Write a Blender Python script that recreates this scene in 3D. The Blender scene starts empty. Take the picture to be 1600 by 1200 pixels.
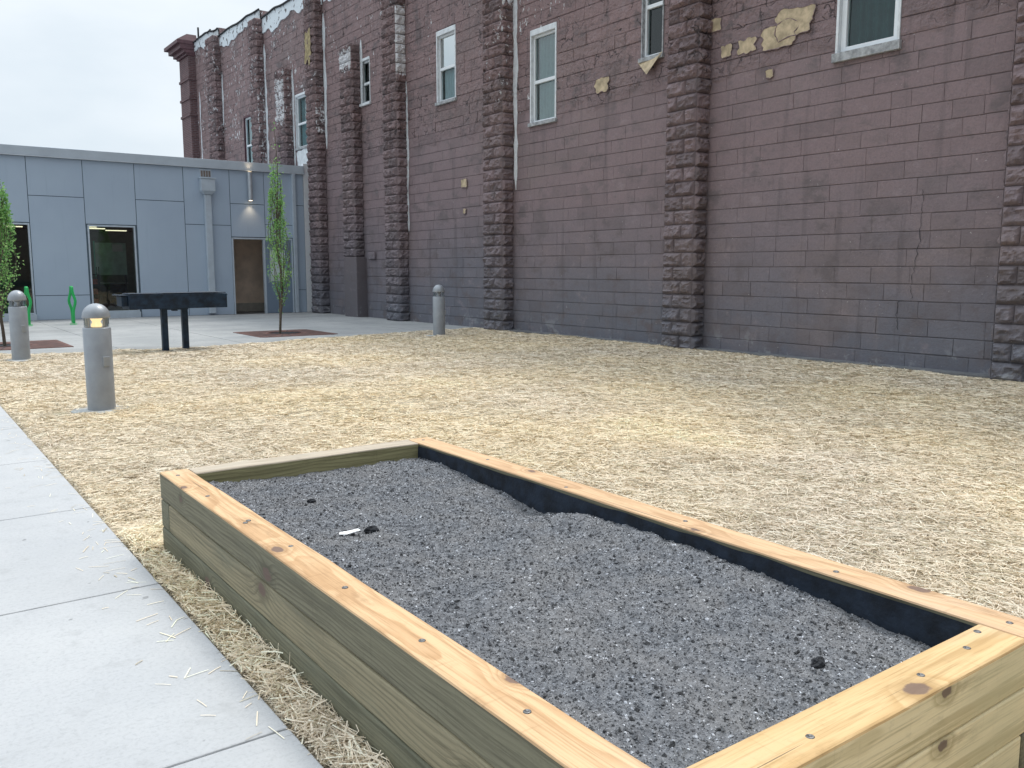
import bpy, bmesh, math, random
import numpy as np
from mathutils import Vector, Matrix
R = math.radians
random.seed(7); RNG = np.random.default_rng(7)
SC = bpy.context.scene
COL = SC.collection

# ------------------------------------------------------------------ helpers
def tag(o, label=None, cat=None, group=None, kind=None):
    if label: o['label'] = label
    if cat: o['category'] = cat
    if group: o['group'] = group
    if kind: o['kind'] = kind
    return o

def thing(name, loc, label, cat, group=None, rz=0):
    o = bpy.data.objects.new(name, None); COL.objects.link(o)
    o.location = loc; o.rotation_euler = (0, 0, rz); o.empty_display_size = .2
    return tag(o, label, cat, group)

def link(name, me, mats, parent=None, loc=(0, 0, 0), rot=(0, 0, 0)):
    o = bpy.data.objects.new(name, me); COL.objects.link(o)
    if not isinstance(mats, (list, tuple)): mats = [mats]
    if not me.materials:
        for m in mats: me.materials.append(m)
    o.location = loc; o.rotation_euler = rot
    if parent: o.parent = parent
    return o

class MB:
    """collects shapes into one mesh"""
    def __init__(s): s.v = []; s.f = []; s.m = []; s.sm = []
    def add(s, vs, fs, mi=0, smooth=False):
        b = len(s.v); s.v += [tuple(p) for p in vs]
        for f in fs: s.f.append(tuple(i + b for i in f)); s.m.append(mi); s.sm.append(smooth)
    def box(s, x0, x1, y0, y1, z0, z1, mi=0):
        vs = [(x0,y0,z0),(x1,y0,z0),(x1,y1,z0),(x0,y1,z0),(x0,y0,z1),(x1,y0,z1),(x1,y1,z1),(x0,y1,z1)]
        s.add(vs, [(0,3,2,1),(4,5,6,7),(0,1,5,4),(1,2,6,5),(2,3,7,6),(3,0,4,7)], mi)
    def lathe(s, prof, n=32, mi=0, c=(0,0), smooth=True):
        vs = []; fs = []
        for r, z in prof:
            for k in range(n):
                a = 2*math.pi*k/n; vs.append((c[0]+r*math.cos(a), c[1]+r*math.sin(a), z))
        for i in range(len(prof)-1):
            for k in range(n):
                k2 = (k+1) % n; fs.append((i*n+k, i*n+k2, (i+1)*n+k2, (i+1)*n+k))
        s.add(vs, fs, mi, smooth)
        s.add([vs[k] for k in range(n)], [tuple(range(n-1, -1, -1))], mi)
        s.add([vs[(len(prof)-1)*n+k] for k in range(n)], [tuple(range(n))], mi)
    def tube(s, pts, rad, n=10, mi=0, cap=True):
        pts = [Vector(p) for p in pts]; vs = []; fs = []
        if not isinstance(rad, (list, tuple)): rad = [rad]*len(pts)
        ref = None
        for i, p in enumerate(pts):
            d = (pts[min(i+1, len(pts)-1)] - pts[max(i-1, 0)]).normalized()
            if ref is None: ref = Vector((1,0,0)) if abs(d.x) < .8 else Vector((0,1,0))
            a = (ref - d*ref.dot(d)).normalized(); b = d.cross(a); ref = a
            for k in range(n):
                t = 2*math.pi*k/n; vs.append(p + (a*math.cos(t) + b*math.sin(t))*rad[i])
        for i in range(len(pts)-1):
            for k in range(n):
                k2 = (k+1) % n; fs.append((i*n+k, i*n+k2, (i+1)*n+k2, (i+1)*n+k))
        s.add(vs, fs, mi, True)
        if cap:
            s.add([vs[k] for k in range(n)], [tuple(range(n-1, -1, -1))], mi)
            s.add(vs[-n:], [tuple(range(n))], mi)
    def mesh(s, name, bevel=0, seg=2):
        me = bpy.data.meshes.new(name); me.from_pydata(s.v, [], s.f)
        me.polygons.foreach_set('material_index', s.m); me.polygons.foreach_set('use_smooth', s.sm)
        if bevel:
            bm = bmesh.new(); bm.from_mesh(me)
            bmesh.ops.remove_doubles(bm, verts=bm.verts, dist=1e-5)
            es = [e for e in bm.edges if len(e.link_faces) == 2 and e.calc_face_angle(0) > .5]
            bmesh.ops.bevel(bm, geom=es, offset=bevel, segments=seg, profile=.5, affect='EDGES', clamp_overlap=True)
            bm.to_mesh(me); bm.free()
        me.update(); return me
    def build(s, name, mats, parent=None, loc=(0,0,0), rot=(0,0,0), bevel=0):
        return link(name, s.mesh(name, bevel), mats, parent, loc, rot)

def np_mesh(name, V, F, smooth=False, col=None, mi=None):
    """V (n,3), F (m,4) or (m,3)"""
    me = bpy.data.meshes.new(name); V = np.ascontiguousarray(V, np.float32); F = np.ascontiguousarray(F, np.int32)
    k = F.shape[1]
    me.vertices.add(len(V)); me.vertices.foreach_set('co', V.ravel())
    me.loops.add(F.size); me.loops.foreach_set('vertex_index', F.ravel())
    me.polygons.add(len(F)); me.polygons.foreach_set('loop_start', np.arange(0, F.size, k, dtype=np.int32))
    if mi is not None: me.polygons.foreach_set('material_index', np.ascontiguousarray(mi, np.int32))
    me.update(calc_edges=True)
    me.polygons.foreach_set('use_smooth', np.full(len(F), smooth, bool))
    if col is not None:
        a = me.attributes.new('tint', 'FLOAT_COLOR', 'POINT')
        c = np.ones((len(V), 4), np.float32); c[:, :col.shape[1]] = col; a.data.foreach_set('color', c.ravel())
    return me

def _h(ix, iy, iz, s):
    n = (ix*374761393 + iy*668265263 + iz*1274126177 + s*974711) & 0x7fffffff
    n = ((n ^ (n >> 13))*1103515245) & 0x7fffffff
    n = (n ^ (n >> 16)) & 0xffff
    return n/65535.0
def vn(x, y, z=0., seed=0):
    x = np.asarray(x, float); y = np.asarray(y, float); z = np.asarray(z, float) + 0*x
    ix, iy, iz = np.floor(x).astype(np.int64), np.floor(y).astype(np.int64), np.floor(z).astype(np.int64)
    fx, fy, fz = x-ix, y-iy, z-iz
    fx = fx*fx*(3-2*fx); fy = fy*fy*(3-2*fy); fz = fz*fz*(3-2*fz); r = 0
    for a in (0,1):
        for b in (0,1):
            for c in (0,1):
                r = r + _h(ix+a, iy+b, iz+c, seed)*(fx if a else 1-fx)*(fy if b else 1-fy)*(fz if c else 1-fz)
    return r*2-1
def fbm(x, y, z=0., seed=0, oct=4):
    r = 0; a = 1
    for i in range(oct):
        r = r + a*vn(np.asarray(x)*2**i, np.asarray(y)*2**i, np.asarray(z)*2**i, seed+i*17); a *= .5
    return r

# ------------------------------------------------------------------ node helper
class G:
    def __init__(s, name):
        s.mat = bpy.data.materials.new(name); s.mat.use_nodes = True
        s.t = s.mat.node_tree; s.t.nodes.clear()
        s.out = s.t.nodes.new('ShaderNodeOutputMaterial')
    def n(s, typ, props=None, **ins):
        nd = s.t.nodes.new('ShaderNode'+typ)
        for k, v in (props or {}).items(): setattr(nd, k, v)
        for k, v in ins.items(): s.set(nd, k.replace('_', ' '), v)
        return nd
    def set(s, nd, k, v):
        sk = nd.inputs[int(k[1:])] if k[0] == 'i' and k[1:].isdigit() else nd.inputs[k]
        if isinstance(v, bpy.types.NodeSocket): s.t.links.new(v, sk)
        elif isinstance(v, bpy.types.Node): s.t.links.new(v.outputs[0], sk)
        else:
            if sk.type == 'RGBA' and len(v) == 3: v = (*v, 1)
            sk.default_value = v
    def m(s, op, a, b=0., c=0., clamp=False):
        return s.n('Math', {'operation': op, 'use_clamp': clamp}, i0=a, i1=b, i2=c).outputs[0]
    def mix(s, f, a, b, blend='MIX'):
        nd = s.n('Mix', {'data_type': 'RGBA', 'blend_type': blend, 'clamp_factor': True})
        s.set(nd, 'i0', f); s.set(nd, 'i6', a); s.set(nd, 'i7', b); return nd.outputs[2]
    def step(s, v, lo, hi, a=0., b=1.):
        return s.n('MapRange', {'interpolation_type': 'SMOOTHSTEP'}, i0=v, i1=lo, i2=hi, i3=a, i4=b).outputs[0]
    def obj(s): return s.n('TexCoord').outputs['Object']
    def pos(s): return s.n('NewGeometry').outputs['Position']
    def xyz(s, v): return s.n('SeparateXYZ', i0=v).outputs
    def map(s, v, scale=(1,1,1), loc=(0,0,0), rot=(0,0,0)):
        return s.n('Mapping', Vector=v, Scale=scale, Location=loc, Rotation=rot).outputs[0]
    def noise(s, v, scale, detail=4., rough=.55, dist=0.):
        return s.n('TexNoise', Vector=v, Scale=scale, Detail=detail, Roughness=rough, Distortion=dist).outputs[0]
    def ramp(s, f, *st):
        nd = s.n('ValToRGB', i0=f); e = nd.color_ramp.elements
        while len(e) < len(st): e.new(.5)
        for el, (p, c) in zip(e, st): el.position = p; el.color = (*c, 1) if len(c) == 3 else c
        return nd.outputs[0]
    def bump(s, h, strength=.5, dist=.01, normal=None):
        nd = s.n('Bump', Height=h, Strength=strength, Distance=dist)
        if normal is not None: s.set(nd, 'Normal', normal)
        return nd.outputs[0]
    def tint(s): return s.n('Attribute', {'attribute_name': 'tint'}).outputs['Color']
    def pbr(s, **k):
        b = s.n('BsdfPrincipled'); 
        for a, v in k.items(): s.set(b, a.replace('_', ' '), v)
        s.t.links.new(b.outputs[0], s.out.inputs[0]); return s.mat

def plain(name, c, rough=.6, metal=0., var=.12, scale=8., spec=.5, bump=0., bscale=60.):
    g = G(name); p = g.obj()
    n = g.noise(p, scale, 6., .6)
    col = g.mix(g.step(n, .3, .7), [x*(1-var) for x in c], [min(1, x*(1+var)) for x in c])
    k = dict(Base_Color=col, Roughness=g.step(n, .2, .8, max(0, rough-.08), min(1, rough+.08)), Metallic=metal)
    k['Specular_IOR_Level'] = spec
    if bump: k['Normal'] = g.bump(g.noise(p, bscale, 5.), bump, .01)
    return g.pbr(**k)

# ------------------------------------------------------------------ camera and light
H = 1.42
cam = bpy.data.cameras.new('camera'); co = bpy.data.objects.new('camera', cam); COL.objects.link(co)
co.location = (0, 0, H); co.rotation_euler = (R(90-7.581), 0, R(-36.115))
cam.sensor_width = 36; cam.lens = 36*1345/1600; cam.clip_end = 1500; cam.clip_start = .05
SC.camera = co

SUN_DIR = Vector((.42, .16, .9)).normalized()          # towards the sun, seen through cloud
elev = math.asin(SUN_DIR.z); azim = math.atan2(SUN_DIR.x, SUN_DIR.y)
sl = bpy.data.lights.new('sun', 'SUN'); sl.energy = 1.5; sl.angle = R(14); sl.color = (1, .95, .87)
so = bpy.data.objects.new('sun', sl); COL.objects.link(so); so.location = (0, 0, 40)
so.rotation_euler = (-SUN_DIR).to_track_quat('-Z', 'Y').to_euler()

w = bpy.data.worlds.new('World'); SC.world = w; w.use_nodes = True
nt = w.node_tree; nt.nodes.clear()
def wn(t, **k):
    n = nt.nodes.new('ShaderNode'+t)
    for a, b in k.items(): setattr(n, a, b)
    return n
sky = wn('TexSky', sky_type='NISHITA', sun_disc=False, sun_elevation=elev, sun_rotation=azim, air_density=1., dust_density=3., ozone_density=1.)
tc = wn('TexCoord'); mp = wn('Mapping'); mp.inputs['Scale'].default_value = (1, 1, 2.6)
nz = wn('TexNoise'); nz.inputs['Scale'].default_value = 2.4; nz.inputs['Detail'].default_value = 6; nz.inputs['Roughness'].default_value = .5
nt.links.new(tc.outputs['Generated'], mp.inputs[0]); nt.links.new(mp.outputs[0], nz.inputs['Vector'])
sep = wn('SeparateXYZ'); nt.links.new(tc.outputs['Generated'], sep.inputs[0])
mr = wn('MapRange'); mr.inputs[1].default_value = .34; mr.inputs[2].default_value = 1; mr.inputs[3].default_value = 1.; mr.inputs[4].default_value = 3.1
nt.links.new(sep.outputs[2], mr.inputs[0])                       # an overcast sky is brightest overhead
cr = wn('ValToRGB'); cr.color_ramp.elements[0].position = .36; cr.color_ramp.elements[1].position = .66
cr.color_ramp.elements[0].color = (5.5, 6.25, 6.9, 1); cr.color_ramp.elements[1].color = (7.2, 7.7, 8.1, 1)
nt.links.new(nz.outputs[0], cr.inputs[0])
mr2 = wn('MapRange'); mr2.inputs[1].default_value = -1; mr2.inputs[2].default_value = .5; mr2.inputs[3].default_value = .38; mr2.inputs[4].default_value = 1.
nt.links.new(sep.outputs[1], mr2.inputs[0]); mm = wn('Math', operation='MULTIPLY'); nt.links.new(mr.outputs[0], mm.inputs[0]); nt.links.new(mr2.outputs[0], mm.inputs[1])
vm = wn('VectorMath', operation='SCALE'); nt.links.new(cr.outputs[0], vm.inputs[0]); nt.links.new(mm.outputs[0], vm.inputs['Scale'])
mx = wn('Mix', data_type='RGBA'); mx.inputs[0].default_value = .93
nt.links.new(sky.outputs[0], mx.inputs[6]); nt.links.new(vm.outputs[0], mx.inputs[7])
bg = wn('Background'); bg.inputs[1].default_value = .1
wo = wn('OutputWorld'); nt.links.new(mx.outputs[2], bg.inputs[0]); nt.links.new(bg.outputs[0], wo.inputs[0])

vs = SC.view_settings; vs.view_transform = 'Standard'; vs.look = 'None'; vs.exposure = .42; vs.gamma = 1
SC.cycles.max_bounces = 8; SC.cycles.transparent_max_bounces = 12; SC.cycles.caustics_reflective = False; SC.cycles.caustics_refractive = False

# ------------------------------------------------------------------ materials
def mat_wall(name, rock=False):
    g = G(name); p = g.pos(); x, y, z = g.xyz(p)
    t = g.n('SeparateColor', i0=g.tint()).outputs
    big = g.noise(g.map(p, (1, .55, .9)), .55, 5., .6)
    streak = g.noise(g.map(p, (3, 3, .22)), 1.3, 5., .6)
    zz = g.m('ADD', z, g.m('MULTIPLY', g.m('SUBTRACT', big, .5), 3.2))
    c = g.ramp(g.step(zz, -.3, 3.6), (0, (.155, .163, .195)), (.38, (.200, .180, .202)), (1, (.265, .196, .203)))  # lower wall darker and bluer; some shade is put into the paint colour
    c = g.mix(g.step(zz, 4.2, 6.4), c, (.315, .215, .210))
    c = g.mix(g.step(big, .52, .72, 0., .5), c, (.24, .190, .178))
    c = g.mix(g.step(streak, .55, .75, 0., .35), c, (.24, .20, .20))
    c = g.mix(g.step(streak, .28, .45, .4, 0.), c, (.075, .066, .07))
    c = g.mix(g.m('MULTIPLY', t[0], .45), c, (.06, .055, .058))
    c = g.mix(g.m('MULTIPLY', t[1], .12), c, (.36, .29, .28))
    blt = g.noise(g.map(p, (1, 1, 1.5)), 2.1, 6., .66); b3 = g.noise(p, .95, 4., .6)
    c = g.mix(g.m('MULTIPLY', g.step(blt, .50, .64), g.step(b3, .40, .62, .25, .75)), c, (.145, .122, .124))
    c = g.mix(g.step(blt, .30, .42, .32, 0.), c, (.36, .295, .305))
    speck = g.m('MULTIPLY', g.step(g.noise(p, 21., 2., .5), .74, .77), g.step(b3, .35, .6))
    c = g.mix(g.m('MULTIPLY', speck, .7), c, (.60, .56, .55))
    fine = g.noise(p, 34., 5., .7)
    c = g.mix(g.step(fine, .35, .7, .0, .30), c, (.115, .10, .105), 'MIX')
    # blistered, flaking paint on the upper storey
    up = g.step(g.m('ADD', z, g.m('MULTIPLY', g.m('SUBTRACT', g.noise(p, 1.1, 3.), .5), 1.4)), 4.6, 4.95)
    vor = g.n('TexVoronoi', {'feature': 'DISTANCE_TO_EDGE'}, Vector=g.n('VectorMath', {'operation': 'ADD'}, i0=p, i1=g.n('VectorMath', {'operation': 'SCALE'}, i0=g.n('TexNoise', Vector=p, Scale=3.5, Detail=5.).outputs[1], Scale=.5).outputs[0]).outputs[0], Scale=2.6).outputs[0]
    crackmask = g.m('MULTIPLY', up, g.m('MULTIPLY', g.step(g.noise(p, 1.7, 3.), .36, .58), g.step(g.noise(p, 5.5, 3.), .46, .56)))
    crack = g.m('MULTIPLY', g.step(vor, .0, .05, 1., 0.), crackmask)
    c = g.mix(g.m('MULTIPLY', crack, .85), c, (.05, .042, .045))
    # white flecks where the paint is gone: densest far along the wall and by the pilasters
    far = g.m('MULTIPLY', g.step(y, 17., 31.), g.step(z, 4.6, 6.8))
    near = g.m('MULTIPLY', g.m('MULTIPLY', g.step(y, 13.3, 15.4), g.step(y, 16.4, 17., 1., 0.)), g.step(z, 4.4, 5.2))
    top = g.m('MULTIPLY', g.step(z, 5.6, 7.5), .55)
    gate = g.m('MAXIMUM', g.m('MAXIMUM', far, near), top)
    fl = g.noise(g.map(p, (1, 1, .6)), 9.5, 5., .66); fl2 = g.noise(p, 1.3, 3., .6)
    thr = g.m('SUBTRACT', .775, g.m('ADD', g.m('MULTIPLY', gate, .125), g.m('MULTIPLY', g.step(fl2, .42, .62), .085)))
    fleck = g.m('MULTIPLY', g.step(g.m('SUBTRACT', fl, thr), .0, .02), g.step(gate, .02, .2))
    if rock: fleck = g.m('MAXIMUM', fleck, g.step(g.m('ADD', t[2], g.m('MULTIPLY', g.m('SUBTRACT', fl, .5), 2.2)), .46, .56))
    c = g.mix(fleck, c, (.74, .73, .74))
    low = g.m('MULTIPLY', g.step(z, .05, .6, 1., 0.), g.step(g.noise(p, 3.1, 5., .65), .55, .66))
    c = g.mix(g.m('MULTIPLY', low, .5), c, (.34, .35, .36))
    h = g.m('ADD', g.m('MULTIPLY', fine, .5), g.m('MULTIPLY', g.noise(p, 9., 6., .62), g.m('ADD', g.m('MULTIPLY', up, 4.), .55)))
    h = g.m('SUBTRACT', h, g.m('MULTIPLY', crack, .9))
    h = g.m('ADD', h, g.m('MULTIPLY', fleck, -.4))
    nr = g.bump(h, .9, .018 if not rock else .022)
    return g.pbr(Base_Color=c, Roughness=.72, Normal=nr, Specular_IOR_Level=.28)
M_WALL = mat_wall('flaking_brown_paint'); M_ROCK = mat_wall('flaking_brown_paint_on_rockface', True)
M_TAN = plain('bare_block', (.50, .405, .275), .9, 0, .28, 7., .2, .6, 30.)
M_YEL = plain('bare_ochre_block', (.36, .29, .16), .9, 0, .3, 9., .2, .8, 25.)
M_WHITE = plain('old_white_paint', (.72, .75, .77), .7, 0, .10, 9., .3, .5, 30.)
M_VINYL = plain('white_vinyl', (.80, .83, .85), .4, 0, .03, 3.)
M_TRIM = plain('weathered_grey_trim', (.36, .37, .38), .8, 0, .35, 12., .3, .5, 40.)
M_DKTRIM = plain('dark_red_trim', (.085, .03, .04), .6, 0, .2, 10.)
M_DARK = plain('dark_recess', (.03, .03, .034), .9, 0, .2)
M_CURT = plain('sage_curtain', (.34, .46, .44), .9, 0, .18, 3., .2)
M_DEEP = plain('deep_teal_curtain', (.06, .12, .12), .9, 0, .18, 3., .2)
M_BLIND = plain('pale_blind', (.55, .66, .70), .8, 0, .1, 3., .2)
def glass(name, refl=.35, tintc=(.8, .9, .9), rough=.02):
    g = G(name); p = g.obj()
    fr = g.n('LayerWeight', Blend=.35).outputs['Fresnel']
    nrm = g.bump(g.noise(p, 1.6, 2.), .06, .05)
    tr = g.n('BsdfTransparent', Color=tintc); gl = g.n('BsdfGlossy', Color=(.95, 1, 1), Roughness=rough, Normal=nrm)
    mxs = g.n('MixShader', i0=g.m('ADD', g.m('MULTIPLY', fr, .8), refl*.4, clamp=True)); g.t.links.new(tr.outputs[0], mxs.inputs[1]); g.t.links.new(gl.outputs[0], mxs.inputs[2])
    g.t.links.new(mxs.outputs[0], g.out.inputs[0]); return g.mat
M_GLASS = glass('window_glass', .3, (.72, .86, .86))
M_GLASS_DIM = glass('window_glass_dim', .05, (.7, .84, .84)); M_GLASS_SKY = glass('window_glass_sky', 1.5, (.72, .86, .86))
M_SHOP = glass('tinted_storefront_glass', .10, (.62, .72, .70))
M_LENS = glass('lamp_lens', .25, (.93, .95, .96), .05)

def mat_panel():
    g = G('blue_grey_cladding'); p = g.pos()
    n = g.noise(p, .7, 4., .5); s = g.noise(g.map(p, (4, 4, .3)), 2.2, 4., .6)
    t = g.n('SeparateColor', i0=g.tint()).outputs
    c = g.mix(g.step(n, .3, .7), (.405, .49, .60), (.44, .53, .635))
    c = g.mix(g.m('MULTIPLY', t[0], .25), c, (.42, .50, .59))
    c = g.mix(g.step(s, .55, .8, 0., .25), c, (.285, .36, .45))
    return g.pbr(Base_Color=c, Roughness=.5, Normal=g.bump(g.noise(p, 1.1, 2.), .05, .05), Specular_IOR_Level=.4)
M_PANEL = mat_panel()
M_JOINT = plain('panel_reveal', (.10, .135, .17), .7)
M_FASCIA = plain('grey_metal_fascia', (.50, .56, .62), .45, .1, .05, 2.)
M_EDGE = plain('pale_metal_edge', (.56, .61, .66), .4, .2, .05, 2.)
M_ALU = plain('pale_painted_metal', (.50, .57, .64), .45, .1, .06, 4.)
M_SILVER = plain('brushed_silver', (.52, .56, .60), .38, .55, .08, 5.)
M_BOLL = plain('silver_bollard_paint', (.31, .335, .365), .42, .25, .07, 7., .5, .03, 90.)
M_BLACK = plain('black_steel', (.011, .026, .050), .5, .2, .5, 9., .4, .2, 60.)
M_GREEN = plain('green_powder_coat', (.02, .40, .10), .4, 0, .1, 5.)
M_SCREW = plain('bolt_steel', (.17, .17, .17), .45, .8, .3, 60.)
M_PAPER = plain('white_paper', (.85, .86, .87), .7, 0, .03, 20.)
M_LINER = plain('black_bed_liner', (.012, .019, .032), .7, 0, .5, 14., .35, .6, 18.)
M_BRICK = None
def mat_brick():
    g = G('dark_red_brick'); p = g.pos(); x, y, z = g.xyz(p)
    v = g.n('CombineXYZ', i0=g.m('ADD', x, y), i1=z, i2=0.)
    b = g.n('TexBrick', {'offset': .5}, Vector=v, Scale=1., i1=(.17, .085, .085), i2=(.12, .062, .068), i3=(.22, .18, .18))
    b.inputs['Mortar Size'].default_value = .010; b.inputs['Brick Width'].default_value = .21; b.inputs['Row Height'].default_value = .075
    c = g.mix(g.step(g.noise(p, 5., 5.), .45, .7, 0., .5), b.outputs[0], (.09, .055, .06))
    return g.pbr(Base_Color=c, Roughness=.85, Normal=g.bump(g.m('SUBTRACT', 1., b.outputs[1]), .6, .012))
M_BRICK = mat_brick()

def mat_concrete(name, a, b, stain=(.2, .19, .18), stainamt=.4, sc=1.):
    g = G(name); p = g.pos()
    n = g.noise(p, .8*sc, 6., .6); f = g.noise(p, 60., 4., .7); m = g.noise(p, 7., 5., .6)
    c = g.mix(g.step(n, .3, .7), a, b)
    c = g.mix(g.step(f, .45, .75, 0., .35), c, [q*.6 for q in a])
    c = g.mix(g.step(m, .55, .72, 0., stainamt), c, stain)
    sp = g.noise(p, 13., 2., .5); c = g.mix(g.step(sp, .74, .77, 0., .6), c, [q*.45 for q in stain])
    c = g.mix(g.step(g.noise(g.map(p, (.5, 1, 1)), .35, 4.), .5, .72, 0., stainamt), c, stain)
    br = g.noise(g.map(p, (3., 130., 1.)), 1., 3., .6)
    c = g.mix(g.step(br, .52, .75, 0., .22), c, stain)
    return g.pbr(Base_Color=c, Roughness=.85, Normal=g.bump(g.m('ADD', g.m('ADD', f, br), g.m('MULTIPLY', m, 1.5)), .35, .006), Specular_IOR_Level=.3)
M_WALK = mat_concrete('pale_sidewalk_concrete', (.41, .42, .435), (.475, .48, .487), (.33, .335, .34), .45)
M_PLAZA = mat_concrete('plaza_concrete', (.29, .30, .305), (.385, .39, .39), (.19, .195, .19), .55)
M_LEDGE = mat_concrete('wall_footing_concrete', (.13, .135, .145), (.19, .195, .20), (.09, .09, .095), .5, 3.)
M_PAD = mat_concrete('footing_concrete', (.36, .37, .37), (.45, .46, .45), (.2, .2, .19), .5, 3.)

def mat_straw():
    g = G('dry_straw'); t = g.tint()
    b = g.n('BsdfPrincipled', Base_Color=t, Roughness=.6, Specular_IOR_Level=.3)
    tl = g.n('BsdfTranslucent', Color=t)
    mx = g.n('MixShader', i0=.2); g.t.links.new(b.outputs[0], mx.inputs[1]); g.t.links.new(tl.outputs[0], mx.inputs[2])
    g.t.links.new(mx.outputs[0], g.out.inputs[0]); return g.mat
M_STRAW = mat_straw()
def mat_field():
    g = G('matted_straw_over_soil'); p = g.pos()
    a = g.noise(g.map(p, (26, 90, 1), rot=(0, 0, .5)), 1., 4., .6); b = g.noise(g.map(p, (95, 22, 1), rot=(0, 0, .3)), 1., 4., .6)
    s = g.m('MAXIMUM', a, b); big = g.noise(p, .8, 4.)
    c = g.ramp(s, (.42, (.15, .135, .11)), (.56, (.52, .44, .32)), (.72, (.80, .70, .53)))
    c = g.mix(g.step(big, .4, .7, 0., .2), c, (.50, .46, .36))
    return g.pbr(Base_Color=c, Roughness=.9, Normal=g.bump(s, .8, .02), Specular_IOR_Level=.2)
M_FIELD = mat_field()
def mat_soil():
    g = G('dark_gritty_potting_soil'); p = g.pos(); t = g.tint()
    f = g.noise(p, 170., 3., .7); m = g.noise(p, 45., 4., .65); b = g.noise(p, 5., 4.)
    c = g.ramp(m, (.32, (.095, .10, .112)), (.52, (.175, .182, .198)), (.72, (.27, .278, .298)))
    c = g.mix(g.step(b, .35, .7, 0., .4), c, (.235, .225, .22))
    c = g.mix(g.step(f, .62, .68, 0., .85), c, (.56, .58, .61))
    c = g.mix(1., c, t, 'MULTIPLY')
    return g.pbr(Base_Color=c, Roughness=.85, Normal=g.bump(g.m('ADD', f, m), .9, .008), Specular_IOR_Level=.3)
M_SOIL = mat_soil()
M_CLOD = plain('damp_soil_clod', (.035, .037, .042), .9, 0, .3, 50., .2, .9, 90.)

def mat_wood(name, light, dark, knots=(), green=None, pith=(.03, -.12), seed=0., grain=1.):
    """solid wood: growth rings about a pith line along local X, bent round knots"""
    g = G(name); p = g.map(g.obj(), loc=(seed*3.7, 0, 0)); x, y, z = g.xyz(g.obj())
    wob = g.noise(g.map(p, (.8, 3, 3)), 1.6, 3., .5)
    dy = g.m('SUBTRACT', y, pith[0]); dz = g.m('SUBTRACT', z, pith[1])
    r = g.m('SQRT', g.m('ADD', g.m('MULTIPLY', dy, dy), g.m('MULTIPLY', dz, dz)))
    r = g.m('ADD', r, g.m('MULTIPLY', wob, .075))
    core = None; halo = None
    for kx, ky, kz, ks in knots:
        d = g.n('VectorMath', {'operation': 'DISTANCE'}, i0=g.map(g.obj(), (.62, 1, 1)), i1=(kx*.62, ky, kz)).outputs['Value']
        e = g.m('POWER', 2.718, g.m('MULTIPLY', g.m('MULTIPLY', d, d), -1/(ks*ks*2.6)))
        r = g.m('ADD', r, g.m('MULTIPLY', e, .045))
        dn = g.m('ADD', d, g.m('MULTIPLY', g.m('SUBTRACT', g.noise(g.obj(), 40., 2.), .5), .018))
        k = g.step(dn, ks*.55, ks*.8, 1., 0.); hk = g.step(dn, ks*.7, ks*1.9, 1., 0.)
        core = k if core is None else g.m('MAXIMUM', core, k); halo = hk if halo is None else g.m('MAXIMUM', halo, hk)
    ring = g.m('FRACT', g.m('MULTIPLY', r, 62.*grain))
    band = g.m('MULTIPLY', g.step(ring, .35, .88), g.step(ring, .9, 1., 1., 0.))
    fib = g.noise(g.map(p, (3.5, 120, 120)), 1., 4., .65)
    blot = g.noise(g.map(p, (1.2, 5, 5)), 1.3, 4., .6)
    amt = g.m('MULTIPLY', band, g.step(g.noise(g.map(p, (.7, 6, 6)), 1., 2.), .3, .7, .25, .75))
    c = g.mix(amt, light, dark)
    c = g.mix(g.step(fib, .48, .68, 0., .55), c, [q*.72 for q in dark])
    lines = g.noise(g.map(p, (.9, 34, 34)), 1., 5., .6)
    c = g.mix(g.step(lines, .52, .66, 0., .6), c, [q*.85 for q in dark])
    c = g.mix(g.step(lines, .30, .44, .35, 0.), c, [min(1, q*1.12) for q in light])
    saw = g.noise(g.map(p, (55, 2.5, 2.5)), 1., 3., .6)
    c = g.mix(g.step(saw, .60, .72, 0., .22), c, [q*.6 for q in dark])
    dirt = g.noise(g.map(p, (1.6, 4, 4), loc=(4, 2, 1)), 2.2, 6., .68)
    c = g.mix(g.step(dirt, .56, .74, 0., .45), c, [q*.55 for q in dark])
    c = g.mix(g.step(blot, .5, .75, 0., .5), c, green if green else [q*.8 for q in light])
    if core is not None:
        c = g.mix(g.m('MULTIPLY', halo, .5), c, [q*.7 for q in dark]); c = g.mix(g.m('MULTIPLY', core, .85), c, (.15, .10, .085))
    # drying checks
    chk = g.step(g.noise(g.map(p, (1.1, 70, 70), loc=(0, .3, .7)), 1., 2., .4), .74, .78)
    c = g.mix(g.m('MULTIPLY', chk, .7), c, (.05, .045, .04))
    f2 = g.noise(g.obj(), 26., 5., .7)
    c = g.mix(g.step(f2, .55, .8, 0., .25), c, [q*.6 for q in dark])
    h = g.m('SUBTRACT', g.m('ADD', g.m('MULTIPLY', band, .35), g.m('ADD', fib, lines)), g.m('MULTIPLY', chk, 1.5))
    return g.pbr(Base_Color=c, Roughness=.72, Normal=g.bump(h, .35, .004), Specular_IOR_Level=.3)

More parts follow.
